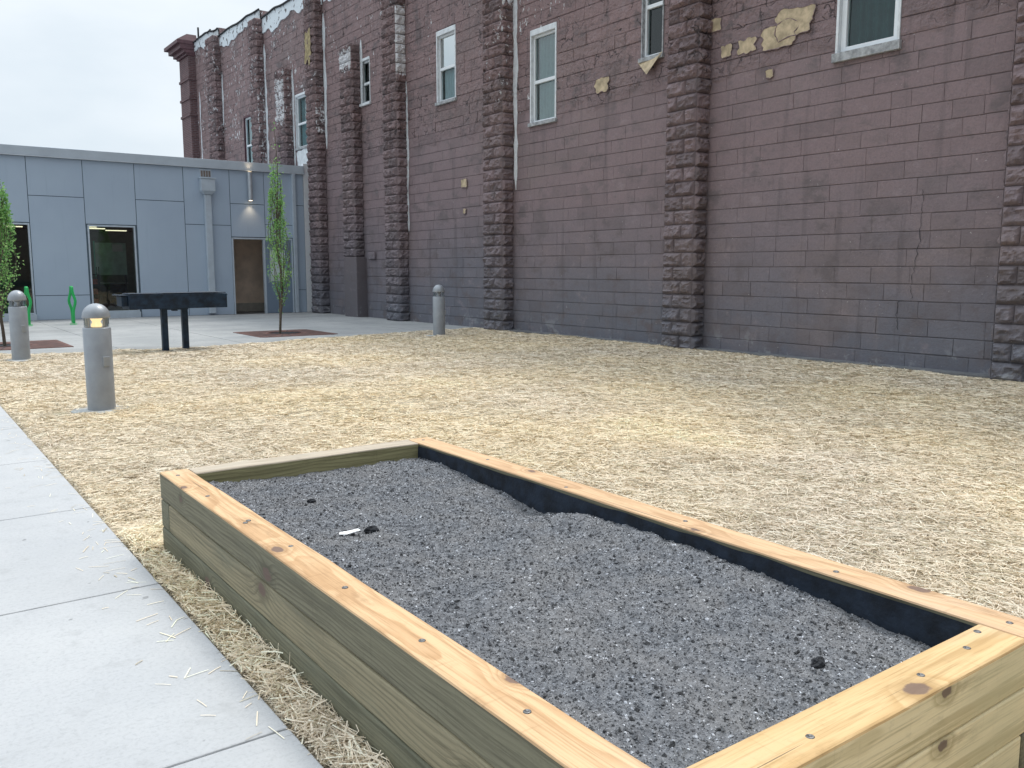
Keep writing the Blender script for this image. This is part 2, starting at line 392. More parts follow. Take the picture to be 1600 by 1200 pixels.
def mat_leaf(name, c, c2):
    g = G(name); t = g.n('SeparateColor', i0=g.tint()).outputs
    col = g.mix(t[0], c, c2)
    b = g.n('BsdfPrincipled', Base_Color=col, Roughness=.45, Specular_IOR_Level=.4); tl = g.n('BsdfTranslucent', Color=col)
    mx = g.n('MixShader', i0=.45); g.t.links.new(b.outputs[0], mx.inputs[1]); g.t.links.new(tl.outputs[0], mx.inputs[2])
    g.t.links.new(mx.outputs[0], g.out.inputs[0]); return g.mat
M_LEAF = mat_leaf('hornbeam_leaf', (.13, .36, .09), (.48, .72, .28))
M_BARK = plain('young_bark', (.13, .11, .085), .9, 0, .3, 20., .2, .5, 40.)
def mat_rust():
    g = G('rusted_cast_iron'); p = g.obj(); n = g.noise(p, 6., 6., .65)
    c = g.ramp(n, (.3, (.06, .034, .032)), (.55, (.135, .062, .050)), (.75, (.19, .095, .07)))
    return g.pbr(Base_Color=c, Roughness=.85, Normal=g.bump(n, .4, .01))
M_RUST = mat_rust()
M_GROUND = mat_concrete('worn_asphalt_lot', (.055, .056, .06), (.085, .085, .088), (.11, .105, .10), .5)
def emit(name, c, s):
    g = G(name); e = g.n('Emission', Color=c, Strength=s); g.t.links.new(e.outputs[0], g.out.inputs[0]); return g.mat

# ------------------------------------------------------------------ ground, walk, plaza
b = MB(); b.add([(-400,-400,-.03),(400,-400,-.03),(400,400,-.03),(-400,400,-.03)], [(0,1,2,3)])
tag(b.build('ground', M_GROUND), kind='structure')

def edge_far(x):                                         # where the straw stops against the plaza
    return np.interp(x, [0, 1.2, 2.5, 4.5, 5.8, 7.2, 9.8, 12], [16.9, 16.75, 16.1, 15.95, 16.15, 16.6, 17.1, 17.6]) if True else 0

SX = .915                                                 # straw / sidewalk edge
b = MB()
ys = [-6.2, -4.2, -2.4, -.6, .9, 2.42, 3.95, 5.5, 7.1, 8.7, 10.3, 11.9, 13.5, 15.1, 16.7]
for i in range(len(ys)-1):
    for x0, x1 in ((-3.3, -1.25), (-1.245, SX)):
        b.box(x0+.004, x1-.002, ys[i]+.004, ys[i+1]-.004, -.10, .018)
b.box(-3.29, SX-.012, -6.19, 16.69, -.11, .006)
o = b.build('sidewalk', M_WALK, bevel=.005); tag(o, kind='structure')
b = MB()
px = [-6, -3.5, -1, 1.2, 3.4, 5.6, 7.9, 10.1, 11.78]; py = [15.6, 17.55, 19.75, 22.1, 24.6, 27.38]
for i in range(len(px)-1):
    for j in range(len(py)-1):
        if px[i] < 1 and j == 0: continue
        b.box(px[i]+.005, px[i+1]-.005, py[j]+.005, py[j+1]-.005, -.1, .003+.0015*((i*7+j*3) % 3))
b.box(-5.9, 11.77, 16.72, 27.37, -.11, -.006)
tag(b.build('plaza', M_PLAZA), kind='structure')

nx, ny = 110, 190                                        # the seeded, straw covered lot
gx, gy = np.meshgrid(np.linspace(SX-.01, 11.74, nx), np.linspace(-6, 17.6, ny))
def field_z(x, y): return .012 + .012*fbm(x*1.1, y*1.1, 0, 3, 3) 
fz = field_z(gx, gy); fz = np.where(gy > edge_far(gx)-.25, np.minimum(fz, -.02), fz); fz = np.where(gx < SX+.03, -.02, fz)
V = np.stack([gx, gy, fz], -1).reshape(-1, 3); idx = np.arange(nx*ny).reshape(ny, nx)
F = np.stack([idx[:-1,:-1], idx[:-1,1:], idx[1:,1:], idx[1:,:-1]], -1).reshape(-1, 4)
tag(link('lawn_ground', np_mesh('lawn_ground', V, F, True), M_FIELD), kind='structure')

# ---- loose straw
BX0, BX1, BY0, BY1 = 1.055, 2.605, .975, 4.435           # the raised bed footprint
def straw():
    P = []
    def scatter(n, x0, x1, y0, y1, dens=None):
        x = RNG.uniform(x0, x1, n); y = RNG.uniform(y0, y1, n)
        k = (y < edge_far(x) + RNG.normal(0, .07, n)) & ~((x > BX0-.005) & (x < BX1+.005) & (y > BY0) & (y < BY1))
        k &= x > SX + .012 + np.abs(RNG.normal(0, .012, n))*np.where(RNG.random(n) < .1, -2.5, 1)
        if dens is not None: k &= RNG.random(n) < dens(x, y)
        return np.stack([x[k], y[k]], 1)
    view = lambda x, y: ((x*.5892+y*.808) > .3) & (abs((x*.808-y*.5892)/np.maximum(x*.5892+y*.808, .3)) < .72)
    patch = lambda x, y: np.clip(.85 + .30*fbm(x*.9, y*.9, 0, 61, 3) + .5*np.exp(-((x-5.55-.06*np.sin(y))/.16)**2), .5, 1)
    near = scatter(600000, SX-.03, 8.2, .2, 8.2, lambda x, y: view(x, y)*(np.hypot(x, y) <= 8.2)*patch(x, y)*np.clip(1.25-.07*np.hypot(x, y), .5, 1))
    far = scatter(520000, SX-.03, 11.62, 1.0, 17.4, lambda x, y: view(x, y)*patch(x, y)*(np.hypot(x, y) > 7.8))
    side = scatter(130000, SX-.03, 11.62, -3, 17.4, lambda x, y: ~view(x, y))
    P = np.concatenate([near, far, side]); n = len(P)
    d = np.hypot(P[:, 0], P[:, 1])
    L = np.clip(RNG.lognormal(math.log(.062), .5, n), .022, .2); L *= np.where(d > 7, 1.15, 1)
    W = RNG.uniform(.0011, .0028, n)*(1+np.clip(d-4, 0, 12)*.13)
    ang = RNG.uniform(0, math.pi*2, n)
    pit = RNG.normal(0, .07, n); zc = field_z(P[:, 0], P[:, 1]) + RNG.uniform(.002, .026, n)*(.7+.6*np.clip(fbm(P[:,0]*3, P[:,1]*3, 0, 9, 2), -1, 1))
    # deeper drift of loose straw thrown against the left side of the bed
    q = scatter(8500, SX+.0, BX0, .3, 4.7); m = len(q)
    q2 = scatter(9000, SX-.03, 2.9, BY1, BY1+.4); q = np.concatenate([q, q2]); m = len(q)
    P = np.concatenate([P, q]); L = np.concatenate([L, np.clip(RNG.lognormal(math.log(.105), .4, m), .04, .26)])
    W = np.concatenate([W, RNG.uniform(.0012, .0028, m)]); ang = np.concatenate([ang, RNG.uniform(0, 6.28, m)])
    pit = np.concatenate([pit, RNG.normal(0, .20, m)])
    drift = np.clip((q[:, 0]-SX-.03)/.12, 0, 1)*(.030+.022*fbm(q[:, 1]*2.2, q[:, 0]*3, 0, 5, 2))
    zc = np.concatenate([zc, .014 + RNG.random(m)*np.where(q[:, 1] > BY1, .03, drift+.012)]); n = len(P)
    dx, dy = np.cos(ang), np.sin(ang)
    hx = L*.5*np.cos(pit); hz = np.minimum(L*.5*np.abs(np.sin(pit)), zc-.002)*np.sign(pit)
    sag = RNG.normal(0, .05, n)*L; roll = RNG.uniform(-.9, .9, n)
    a = np.stack([P[:, 0]-dx*hx, P[:, 1]-dy*hx, zc-hz], 1); c = np.stack([P[:, 0]+dx*hx, P[:, 1]+dy*hx, zc+hz], 1)
    mid = np.stack([P[:, 0]-dy*sag, P[:, 1]+dx*sag, zc+np.abs(sag)*.3], 1)
    wv = np.stack([-dy*W*np.cos(roll), dx*W*np.cos(roll), W*np.sin(roll)], 1)
    # keep out of the bed
    for arr in (a, c, mid):
        ins = (arr[:, 0] > BX0-.004) & (arr[:, 0] < BX1+.004) & (arr[:, 1] > BY0-.004) & (arr[:, 1] < BY1+.004)
        left = ins & (P[:, 0] < BX0+.01); arr[left, 0] = BX0-.006
        arr[ins & ~left & (P[:, 1] > BY1-.01), 1] = BY1+.006; arr[ins & ~left & (P[:, 0] > BX1-.01), 0] = BX1+.006
    V = np.stack([a-wv, a+wv, mid-wv, mid+wv, c-wv*.7, c+wv*.7], 1).reshape(-1, 3)
    V[:, 2] = np.maximum(V[:, 2], .003)
    over = np.minimum(a[:, 0], c[:, 0]) < SX-.004
    keep = ~over | (RNG.random(n) < .06); P = P[keep]; V = V.reshape(n, 6, 3)[keep].reshape(-1, 3); n = len(P)
    V[:, 2] = np.where(V[:, 0] < SX, np.maximum(V[:, 2], .0205), V[:, 2])
    ns = 260; sx = SX-.02-np.abs(RNG.normal(0, .13, ns)); sy = RNG.uniform(.5, 14, ns); sl2 = RNG.uniform(.012, .05, ns); sa = RNG.uniform(0, 3.14, ns); sw = RNG.uniform(.0010, .0022, ns)
    ex, ey = np.cos(sa)*sl2, np.sin(sa)*sl2; wx, wy = -np.sin(sa)*sw, np.cos(sa)*sw; zz = np.full(ns, .0212)
    S = np.stack([np.stack([sx+k*ex+q*wx, sy+k*ey+q*wy, zz+.001*(k == 0)], 1) for k in (-1, 0, 1) for q in (-1, 1)], 1).reshape(-1, 3)
    V = np.concatenate([V, S]); P = np.concatenate([P, np.stack([sx, sy], 1)]); n += ns
    i0 = np.arange(n)*6
    F = np.concatenate([np.stack([i0, i0+1, i0+3, i0+2], 1), np.stack([i0+2, i0+3, i0+5, i0+4], 1)])
    t = RNG.random((n, 1)); u = RNG.random((n, 1))
    base = np.array([[.91, .80, .655]])*(1-t) + np.array([[.70, .605, .48]])*t
    base = np.where(u < .16, np.array([[.90, .84, .71]]), base); base = np.where(u > .86, np.array([[.46, .40, .30]]), base)
    base = np.where((u > .80) & (u <= .86), np.array([[.56, .50, .36]]), base)
    big = np.clip(fbm(P[:, 0]*.55, P[:, 1]*.55, 0, 21, 3), -1, 1)[:, None]
    base = base*(1+.06*big) * np.array([[1, 1-.015, 1-.07]])**(1+big)
    base[len(d):] *= 1.12
    base = base*(1+.07*np.exp(-((P[:, :1]-5.55-.06*np.sin(P[:, 1:2]))/.26)**2))
    col = np.repeat(np.minimum(base, .94), 6, 0)
    tag(link('straw_mulch', np_mesh('straw_mulch', V, F, False, col), M_STRAW), 'pale dry straw scattered thick over the seeded lot', 'straw', kind='stuff')
straw()

# ------------------------------------------------------------------ raised bed
bed = thing('raised_garden_bed', ((BX0+BX1)/2, (BY0+BY1)/2, 0), 'raised garden bed of stacked square timbers filled with dark soil in the foreground', 'garden bed')
T = .1365; TT = .14
def timber(L, seed, jit=.0015, top=True):
    bm = bmesh.new(); bmesh.ops.create_cube(bm, size=1); bmesh.ops.scale(bm, vec=(L, T, T), verts=bm.verts)
    n = max(2, int(L/.16))
    es = [e for e in bm.edges if abs(e.verts[0].co.x - e.verts[1].co.x) > L*.5]
    bmesh.ops.subdivide_edges(bm, edges=es, cuts=n)
    be = [e for e in bm.edges if len(e.link_faces) == 2 and e.calc_face_angle(0) > 1]
    bmesh.ops.bevel(bm, geom=be, offset=.0075, segments=2, profile=.5, affect='EDGES', clamp_overlap=True)
    for v in bm.verts:
        c = v.co; k = 1 if abs(c.x) < L*.495 else .3
        c.y += k*jit*float(fbm(c.x*5+seed*9, c.z*9, 0, seed, 3)); c.z += k*jit*float(fbm(c.x*5, c.y*9+seed*7, 3, seed+5, 3))
    me = bpy.data.meshes.new('timber')
    bm.normal_update()
    for f in bm.faces: f.material_index = 1 if f.normal.z > (.28 if top else 2) else 0; f.smooth = False  # upward faces take the top colour, which has light painted in
    bm.to_mesh(me); bm.free(); return me
LT = (.66, .445, .255); DT = (.45, .26, .125)             # fresh pine tops, with the light on them mixed into the colour
GRL = (.205, .192, .130); GRD = (.108, .100, .068)       # green treated long sides, darkened with their shade in the colour
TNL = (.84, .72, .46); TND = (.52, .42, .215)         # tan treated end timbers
OLV = (.36, .335, .18); OLD = (.22, .205, .105)
screws = {}
def add_timber(cx, cy, k, L, along, side, top, seed, lean=0.):
    loc = (cx-bed.location.x, cy-bed.location.y, k*TT+T/2+.001)
    o = link('timber', timber(L, seed, top=k == 2), [side, top], bed, loc, (0, 0, R(90) if along == 'y' else 0))
    o.rotation_euler.z += lean; return o
Ly = BY1-BY0; Lx = BX1-BX0; ym = (BY0+BY1)/2; xm = (BX0+BX1)/2
def toploc(cy): return cy-ym                             # local x on a long timber = world y - ym
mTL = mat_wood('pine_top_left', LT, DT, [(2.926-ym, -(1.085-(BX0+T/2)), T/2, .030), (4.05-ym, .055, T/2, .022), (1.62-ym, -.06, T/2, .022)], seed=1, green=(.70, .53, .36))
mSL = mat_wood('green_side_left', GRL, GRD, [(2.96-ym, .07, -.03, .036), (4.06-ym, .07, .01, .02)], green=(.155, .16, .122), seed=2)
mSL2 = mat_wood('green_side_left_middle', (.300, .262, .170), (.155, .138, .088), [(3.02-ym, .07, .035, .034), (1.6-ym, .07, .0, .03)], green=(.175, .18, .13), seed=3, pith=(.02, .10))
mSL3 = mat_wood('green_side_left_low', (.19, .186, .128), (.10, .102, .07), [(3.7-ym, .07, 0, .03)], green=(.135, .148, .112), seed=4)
mTR = mat_wood('pine_top_right', (.64, .43, .255), (.45, .27, .145), [(3.35-ym, -.03, T/2, .024), (1.35-ym, -.045, T/2, .032), (2.2-ym, .05, T/2, .02)], seed=5, green=(.66, .50, .36))
mTF = mat_wood('pine_top_far', (.50, .43, .34), (.38, .31, .23), [], seed=6, green=(.42, .40, .35))
mSF = mat_wood('olive_side_far', OLV, OLD, [], seed=7, green=(.26, .25, .13))
mTN = mat_wood('pine_top_near', (.66, .46, .24), (.45, .275, .11), [(1.943-xm, -.035, T/2, .036)], seed=8, green=(.66, .49, .32), pith=(.0, -.05), grain=.62)
mSN = mat_wood('tan_side_near', TNL, TND, [(2.02-xm, -.07, .05, .022)], seed=9, green=(.62, .57, .36), pith=(.08, .02), grain=.6)
for k in range(3):
    through = k != 1                                     # log-cabin corners: courses lap alternately
    ly = Ly if through else Ly-2*TT; lx = Lx-2*TT if through else Lx
    sl_ = [mSL3, mSL2, mSL][k]
    L_ = add_timber(BX0+T/2, ym, k, ly, 'y', sl_, mTL, 11+k); R_ = add_timber(BX1-T/2, ym, k, ly, 'y', mSL, mTR, 21+k)
    F_ = add_timber(xm, BY1-T/2, k, lx, 'x', mSF if k == 2 else mSL3, mTF, 31+k); N_ = add_timber(xm, BY0+T/2, k, lx, 'x', mSN, mTN, 41+k)
    if k == 2:
        tops = {'L': L_, 'R': R_, 'F': F_, 'N': N_}
tag(tops['L'], 'orange pine timber with a knot and a row of bolts on top'); tag(tops['N'], 'yellow pine end timber with a large round knot')
tag(tops['F'], 'greyer weathered end timber at the far end')
def screw(par, wx, wy, r=.0085):
    p = par.matrix_basis.inverted() @ (Vector((wx, wy, 3*TT+.0005)) - bed.location)
    m = MB(); m.lathe([(r*1.25, -.004), (r*1.2, .001), (r, .0022), (r*.55, .0026), (r*.5, .0012), (.0005, .0012)], 10)
    m.build('screw', M_SCREW, par, (p.x, p.y, T/2))
for wx, wy in [(1.11, 4.304), (1.108, 3.822), (1.125, 3.343), (1.105, 3.32), (1.138, 2.93), (1.12, 2.436), (1.118, 1.948), (1.12, 1.476)]: screw(tops['L'], wx, wy)
for wx, wy in [(2.53, 4.36), (2.54, 3.7), (2.50, 3.0), (2.54, 2.3), (2.51, 1.6), (2.535, 1.06)]: screw(tops['R'], wx, wy)
for wx, wy in [(2.27, 1.05), (2.40, 1.085), (2.02, 1.04), (1.55, 1.03)]: screw(tops['N'], wx, wy)
# black liner stapled along the inside of the right wall
nl = 90; yy = np.linspace(BY0+TT+.004, BY1-TT-.004, nl); V = []
for j, zz in enumerate([.20, .27, .34, .405]):
    xo = BX1-TT-.006-.004*(fbm(yy*6, np.full(nl, j*1.7), 0, 4, 2)+1.1) ; V.append(np.stack([xo, yy, np.full(nl, zz)+(.004*vn(yy*7, yy*0, 0, 2) if j == 3 else 0)], 1))
V = np.concatenate(V) - np.array(bed.location); idx = np.arange(4*nl).reshape(4, nl)
F = np.stack([idx[:-1,:-1], idx[:-1,1:], idx[1:,1:], idx[1:,:-1]], -1).reshape(-1, 4)
link('liner', np_mesh('liner', V, F, True), M_LINER, bed)

# soil
SXa, SXb, SYa, SYb = BX0+TT-.004, BX1-TT+.002, BY0+TT-.004, BY1-TT+.004
def soil_z(x, y):
    z = .338 + .010*fbm(x*2.2, y*2.2, 0, 31, 3) + .006*fbm(x*13, y*13, 0, 33, 3) + .0042*fbm(x*48, y*48, 0, 35, 3)
    z = z + .030*np.exp(-((x-SXa)/.22)**2) - .022*np.clip((x-2.1)/.36, 0, 1)**1.5
    z = z + .040*np.exp(-((x-2.46)/.26)**2-((y-2.2)/.62)**2) + .02*np.exp(-((x-2.46)/.2)**2-((y-4.1)/.35)**2) - .06*np.exp(-((x-2.38)/.12)**2-((y-3.14)/.17)**2) + .03*np.exp(-((x-2.36)/.12)**2-((y-2.75)/.16)**2) + .018*np.exp(-((x-2.30)/.12)**2-((y-3.5)/.14)**2)
    return z - .02*np.clip((1.9-y)/.8, 0, 1)*np.clip((x-1.5)/.9, 0, 1)
nx, ny = 240, 620
gx, gy = np.meshgrid(np.linspace(SXa, SXb, nx), np.linspace(SYa, SYb, ny))
gz = soil_z(gx, gy)
V = np.stack([gx, gy, gz], -1).reshape(-1, 3); idx = np.arange(nx*ny).reshape(ny, nx)
F = np.stack([idx[:-1,:-1], idx[:-1,1:], idx[1:,1:], idx[1:,:-1]], -1).reshape(-1, 4)
C = np.ones((len(V), 3))
oct_ = np.array([(1,0,0),(-1,0,0),(0,1,0),(0,-1,0),(0,0,1),(0,0,-1)], float); of = np.array([(0,2,4),(2,1,4),(1,3,4),(3,0,4),(2,0,5),(1,2,5),(3,1,5),(0,3,5)])
n = 95000
x = RNG.uniform(SXa+.01, SXb-.01, n); y = RNG.uniform(SYa+.01, SYb-.01, n)
s = np.clip(RNG.lognormal(math.log(.0017), .56, n), .0008, .009); z = soil_z(x, y)+s*.35
pv = oct_[None]*s[:, None, None]*RNG.uniform(.55, 1.35, (n, 6, 1)); pv[:, :, 2] *= .8
a = RNG.uniform(0, 6.28, n); ca, sa = np.cos(a)[:, None], np.sin(a)[:, None]
pv = np.stack([pv[:, :, 0]*ca-pv[:, :, 1]*sa, pv[:, :, 0]*sa+pv[:, :, 1]*ca, pv[:, :, 2]+.4*pv[:, :, 0]], -1) + np.stack([x, y, z], 1)[:, None]
pf = (of[None]+(np.arange(n)*6)[:, None, None]).reshape(-1, 3) + len(V)
u = RNG.random(n); pc = np.where(u < .13, 3.2, np.where(u < .44, .42, 1.2))*np.where(s > .007, .72, 1)
Vall = np.concatenate([V, pv.reshape(-1, 3)]); Call = np.concatenate([C, np.repeat(pc, 6)[:, None]*np.ones((1, 3))])
tri = np.concatenate([F[:, [0, 1, 2]], F[:, [0, 2, 3]], pf])
me = np_mesh('soil', Vall, tri, False, Call)
tag(link('soil', me, M_SOIL), 'dark grey gritty soil filling the raised bed', 'soil', kind='stuff')

def clod(name, x, y, s, label, sc=(1, .8, .6)):
    bm = bmesh.new(); bmesh.ops.create_icosphere(bm, subdivisions=3, radius=1)
    for v in bm.verts:
        c = v.co.copy(); v.co *= 1+.45*float(fbm(c.x*1.6+x*9, c.y*1.6, c.z*1.6, 77, 3)); v.co = Vector((v.co.x*sc[0]*s, v.co.y*sc[1]*s, v.co.z*sc[2]*s))
    me = bpy.data.meshes.new(name); bm.to_mesh(me); bm.free()
    o = link(name, me, M_CLOD, None, (x, y, float(soil_z(np.array([x]), np.array([y]))[0])+s*.25)); tag(o, label, 'soil clod', 'loose clods lying on the bed soil')
clod('soil_clod', 1.575, 3.155, .026, 'dark clod of damp soil beside the white paper scrap')
clod('soil_clod', 2.02, 1.33, .024, 'black pointed clod on the soil near the end timber with the big knot', (1.1, .7, .7))
clod('soil_clod', 1.55, 3.72, .017, 'small dark clod on the soil towards the greyer far end timber')
bm = bmesh.new(); pts = [(-.042,-.012),(-.01,-.018),(.03,-.014),(.046,.0),(.034,.014),(-.005,.012),(-.04,.010)]
vs_ = [bm.verts.new((px_, py_, .004*math.sin(px_*70))) for px_, py_ in pts]; f = bm.faces.new(vs_)
r_ = bmesh.ops.extrude_face_region(bm, geom=[f]); bmesh.ops.translate(bm, vec=(0, 0, .0015), verts=[v for v in r_['geom'] if isinstance(v, bmesh.types.BMVert)])
bmesh.ops.recalc_face_normals(bm, faces=bm.faces)
me = bpy.data.meshes.new('paper_scrap'); bm.to_mesh(me); bm.free()
o = link('paper_scrap', me, M_PAPER, None, (1.47, 3.14, float(soil_z(np.array([1.47]), np.array([3.14]))[0])+.012), (.12, -.1, -.5))
tag(o, 'small torn scrap of white paper lying on the dark soil', 'paper scrap')

# ------------------------------------------------------------------ brown block building
XW = 11.78; XF = 11.49; CH = .245
bb = thing('brown_building', (XW, 15, 0), 'tall old block building in flaking brown paint along the right of the lot', 'building')
BL = np.array([XW, 15., 0.])
def child_mesh(name, V, F, mat, parent=bb, base=BL, **k): return link(name, np_mesh(name, np.asarray(V)-base, F, **k), mat, parent)
def ztop(y): return 11.05 if y > 36.1 else (10.62 if y > 31.4 else (10.25 if y > 26 else 9.9))
WIN = [ # y0, y1, z0, z1, kind
 (14.56, 15.46, 4.58, 6.52, 'curtain'), (18.46, 19.36, 5.60, 7.32, 'sky'), (23.02, 23.62, 6.20, 7.45, 'small'), (27.55, 28.52, 5.48, 7.22, 'plain'),
 (32.43, 33.61, 5.2, 7.23, 'red'), (11.50, 12.06, 5.30, 7.3, 'open'), (6.95, 7.96, 4.60, 6.6, 'wide')]
def cut(r, holes):
    out = [r]
    for h in holes:
        nx_ = []
        for (a, b_, c, d) in out:
            if h[1] <= a or h[0] >= b_ or h[3] <= c or h[2] >= d: nx_.append((a, b_, c, d)); continue
            if h[0] > a: nx_.append((a, h[0], c, d))
            if h[1] < b_: nx_.append((h[1], b_, c, d))
            m0, m1 = max(a, h[0]), min(b_, h[1])
            if h[2] > c: nx_.append((m0, m1, c, h[2]))
            if h[3] < d: nx_.append((m0, m1, h[3], d))
        out = nx_
    return [q for q in out if q[1]-q[0] > .015 and q[3]-q[2] > .015]
holes = [(y0, y1, z0, z1) for y0, y1, z0, z1, _ in WIN]
VV = []; FF = []; CC = []; rnd = random.Random(3)
def emit_block(a, b_, c, d, off, tint, rough):
    i = len(VV); g_ = .004 + rnd.random()*.005; gh = .0008 + rnd.random()**2*.004; bv = .006; bl = 0. if rnd.random() < .25 else .006; br = 0. if rnd.random() < .25 else .006
    j = lambda s: rnd.uniform(-s, s)
    jt = .003 if not rough else .008
    fz0, fz1 = c+g_, d-g_; fy0, fy1 = a+(gh if bl else 0), b_-(gh if br else 0)
    VV.extend([(XW+.014, fy0, fz0), (XW+.014, fy1, fz0), (XW+.014, fy1, fz1), (XW+.014, fy0, fz1)])
    VV.extend([(XW-off+.003+j(.001), fy0, fz0+j(jt)), (XW-off+.003, fy1, fz0+j(jt)), (XW-off+.003, fy1, fz1+j(jt)), (XW-off+.003, fy0, fz1+j(jt))])
    VV.extend([(XW-off+j(.002), fy0+bl, fz0+bv), (XW-off+j(.002), fy1-br, fz0+bv), (XW-off+j(.002), fy1-br, fz1-bv), (XW-off+j(.002), fy0+bl, fz1-bv)])
    CC.extend([tint]*12)
    for o_ in (0, 4):
        for k in range(4): FF.append((i+o_+k, i+o_+4+k, i+o_+4+(k+1) % 4, i+o_+(k+1) % 4))
    FF.append((i+8, i+11, i+10, i+9))
YA, YB = -6., 40.3
for k in range(46):
    z0, z1 = k*CH-.01, (k+1)*CH-.01
    y = YA - rnd.random()*.5
    while y < YB:
        ln = rnd.choice([.30, .42, .46, .60, .60, .78]); a, b_ = max(y, YA), min(y+ln, YB); y += ln
        if b_-a < .05: continue
        zt = ztop((a+b_)/2)
        if z0 >= zt-.05: continue
        rough = z0 > 4.7
        off = rnd.uniform(-.0008, .0014) if not rough else rnd.uniform(-.004, .008)
        t = (.45*rnd.random()**3, .5*rnd.random()**4, 0)
        for q in cut((a, b_, z0, min(z1, zt)), holes): emit_block(*q, off, t, rough)
# mortar bed behind the blocks
ybs = sorted({YA, YB, 36.1, 31.4, 26., *[h[0] for h in holes], *[h[1] for h in holes]}); zbs = sorted({-.2, 9.9, 10.25, 10.62, 11.05, *[h[2] for h in holes], *[h[3] for h in holes]})
for i in range(len(ybs)-1):
    for j in range(len(zbs)-1):
        ym_, zm_ = (ybs[i]+ybs[i+1])/2, (zbs[j]+zbs[j+1])/2
        if zm_ > ztop(ym_) or any(h[0] < ym_ < h[1] and h[2] < zm_ < h[3] for h in holes): continue
        n0 = len(VV); VV.extend([(XW+.009, ybs[i], zbs[j]), (XW+.009, ybs[i], zbs[j+1]), (XW+.009, ybs[i+1], zbs[j+1]), (XW+.009, ybs[i+1], zbs[j])]); CC.extend([(1, 0, 0)]*4); FF.append((n0, n0+1, n0+2, n0+3))
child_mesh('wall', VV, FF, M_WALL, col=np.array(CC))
tag(bb.children[0], 'long blank block wall facing the lot')
# body behind
m = MB()
def seg(y0, y1, zt): m.box(.20, 15, y0-15, y1-15, 0, zt-.5)
m.box(.30, 15, -6-15+.02, 40.2-15, 0, 4.0)
for y0, y1, zt in ((-6, 26, 9.9), (26, 31.4, 10.25), (31.4, 36.1, 10.62), (36.1, 40.28, 11.05)):
    m.box(.02, .29, y0-15, y1-15, zt-.22, zt-.012)           # parapet core
m.box(.02, 15, -21, -20.75, 0, 9.7); m.box(.02, 15, 25.02, 25.27, 0, 10.9); m.box(14.7, 15, -20.74, 25.01, 0, 9.7); m.box(.30, 14.69, -20.74, 25.01, 9.0, 9.3)
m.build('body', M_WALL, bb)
# base footing
m = MB(); m.box(-.20, .03, -21, 2.2, -.2, .045)
me = m.mesh('footing', .01); link('footing', me, M_LEDGE, bb)

# rock-faced pilasters
def pilaster(y0, y1, z0, z1, xf=XF, white=(), name='pilaster', smooth_below=None):
    """white: list of (side, za, zb, strength) with side 'f' front, 's' side (towards the camera)"""
    V = []; F = []; C = []; rs = random.Random(int(y0*10))
    def patch(o, eu, ev, nrm, lu, lv, sidek, amp):
        nu = max(4, int(lu/.020)); nv = max(4, int(lv/.022))
        u, v = np.meshgrid(np.linspace(0, 1, nu+1), np.linspace(0, 1, nv+1))
        P = np.array(o)[None, None]+u[..., None]*lu*np.array(eu)+v[..., None]*lv*np.array(ev)
        e = np.clip(np.minimum(np.minimum(u, 1-u)*lu, np.minimum(v, 1-v)*lv)/.045, 0, 1)
        sd = rs.randint(0, 9999)
        d = e**.7*(amp*(.75+.5*rs.random())) + e*(.026*fbm(P[..., 1]*7+P[..., 0]*7, P[..., 2]*9, 0, sd, 3) + .034*(.6-np.abs(fbm(P[..., 1]*8+P[..., 0]*8, P[..., 2]*10, 0, sd+1, 3))))
        P = P+d[..., None]*np.array(nrm); b0 = len(V); V.extend(P.reshape(-1, 3).tolist())
        idx = np.arange((nu+1)*(nv+1)).reshape(nv+1, nu+1)+b0
        F.extend(np.stack([idx[:-1,:-1], idx[:-1,1:], idx[1:,1:], idx[1:,:-1]], -1).reshape(-1, 4).tolist())
        zc = P[..., 2].ravel(); wv = np.zeros(len(zc)); r0 = rs.random()**2; r1 = rs.random()**3
        for (sk, za, zb, st) in white:
            if sk in (sidek, 'b'): wv = np.maximum(wv, st*np.clip((zc-za)/.45, 0, 1)*np.clip((zb-zc)/.3, 0, 1))
        C.extend(np.stack([np.full(len(zc), r0), np.full(len(zc), r1), wv], 1).tolist())
    nc = max(1, round((z1-z0)/CH)); h = (z1-z0)/nc; w_ = y1-y0; dep = XW-xf+.02
    for k in range(nc):
        za = z0+k*h; g_ = .006
        f_ = .36 if k % 2 else .62
        sp = [0, f_, 1] if w_ > .5 else [0, 1]
        for a, b_ in zip(sp[:-1], sp[1:]):
            patch((xf, y1-a*w_, za+g_), (0, -1, 0), (0, 0, 1), (-1, 0, 0), (b_-a)*w_-.004, h-2*g_, 'f', .042)
        patch((xf, y0, za+g_), (1, 0, 0), (0, 0, 1), (0, -1, 0), dep, h-2*g_, 's', .036)
        patch((XW+.01, y1, za+g_), (-1, 0, 0), (0, 0, 1), (0, 1, 0), dep, h-2*g_, 'n', .02)
    b0 = len(V); q = .008                                   # core, shows as the joints
    V += [(xf+q, y0+q, z0), (XW+.02, y0+q, z0), (XW+.02, y1-q, z0), (xf+q, y1-q, z0), (xf+q, y0+q, z1), (XW+.02, y0+q, z1), (XW+.02, y1-q, z1), (xf+q, y1-q, z1)]
    C += [[.95, 0, 0]]*8
    F += [[b0+i for i in f] for f in [(4,5,6,7),(0,1,5,4),(2,3,7,6),(3,0,4,7),(0,3,2,1)]]
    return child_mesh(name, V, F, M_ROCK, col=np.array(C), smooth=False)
pilaster(4.62, 5.27, .0, 9.8)
pilaster(10.40, 11.09, .0, 9.8)
pilaster(16.12, 16.86, .0, 9.8, white=[('s', 6.95, 9.8, .8)])
pilaster(20.98, 21.72, .0, 9.8, white=[('s', 6.3, 8.5, .9), ('f', 8.0, 8.55, .55)])
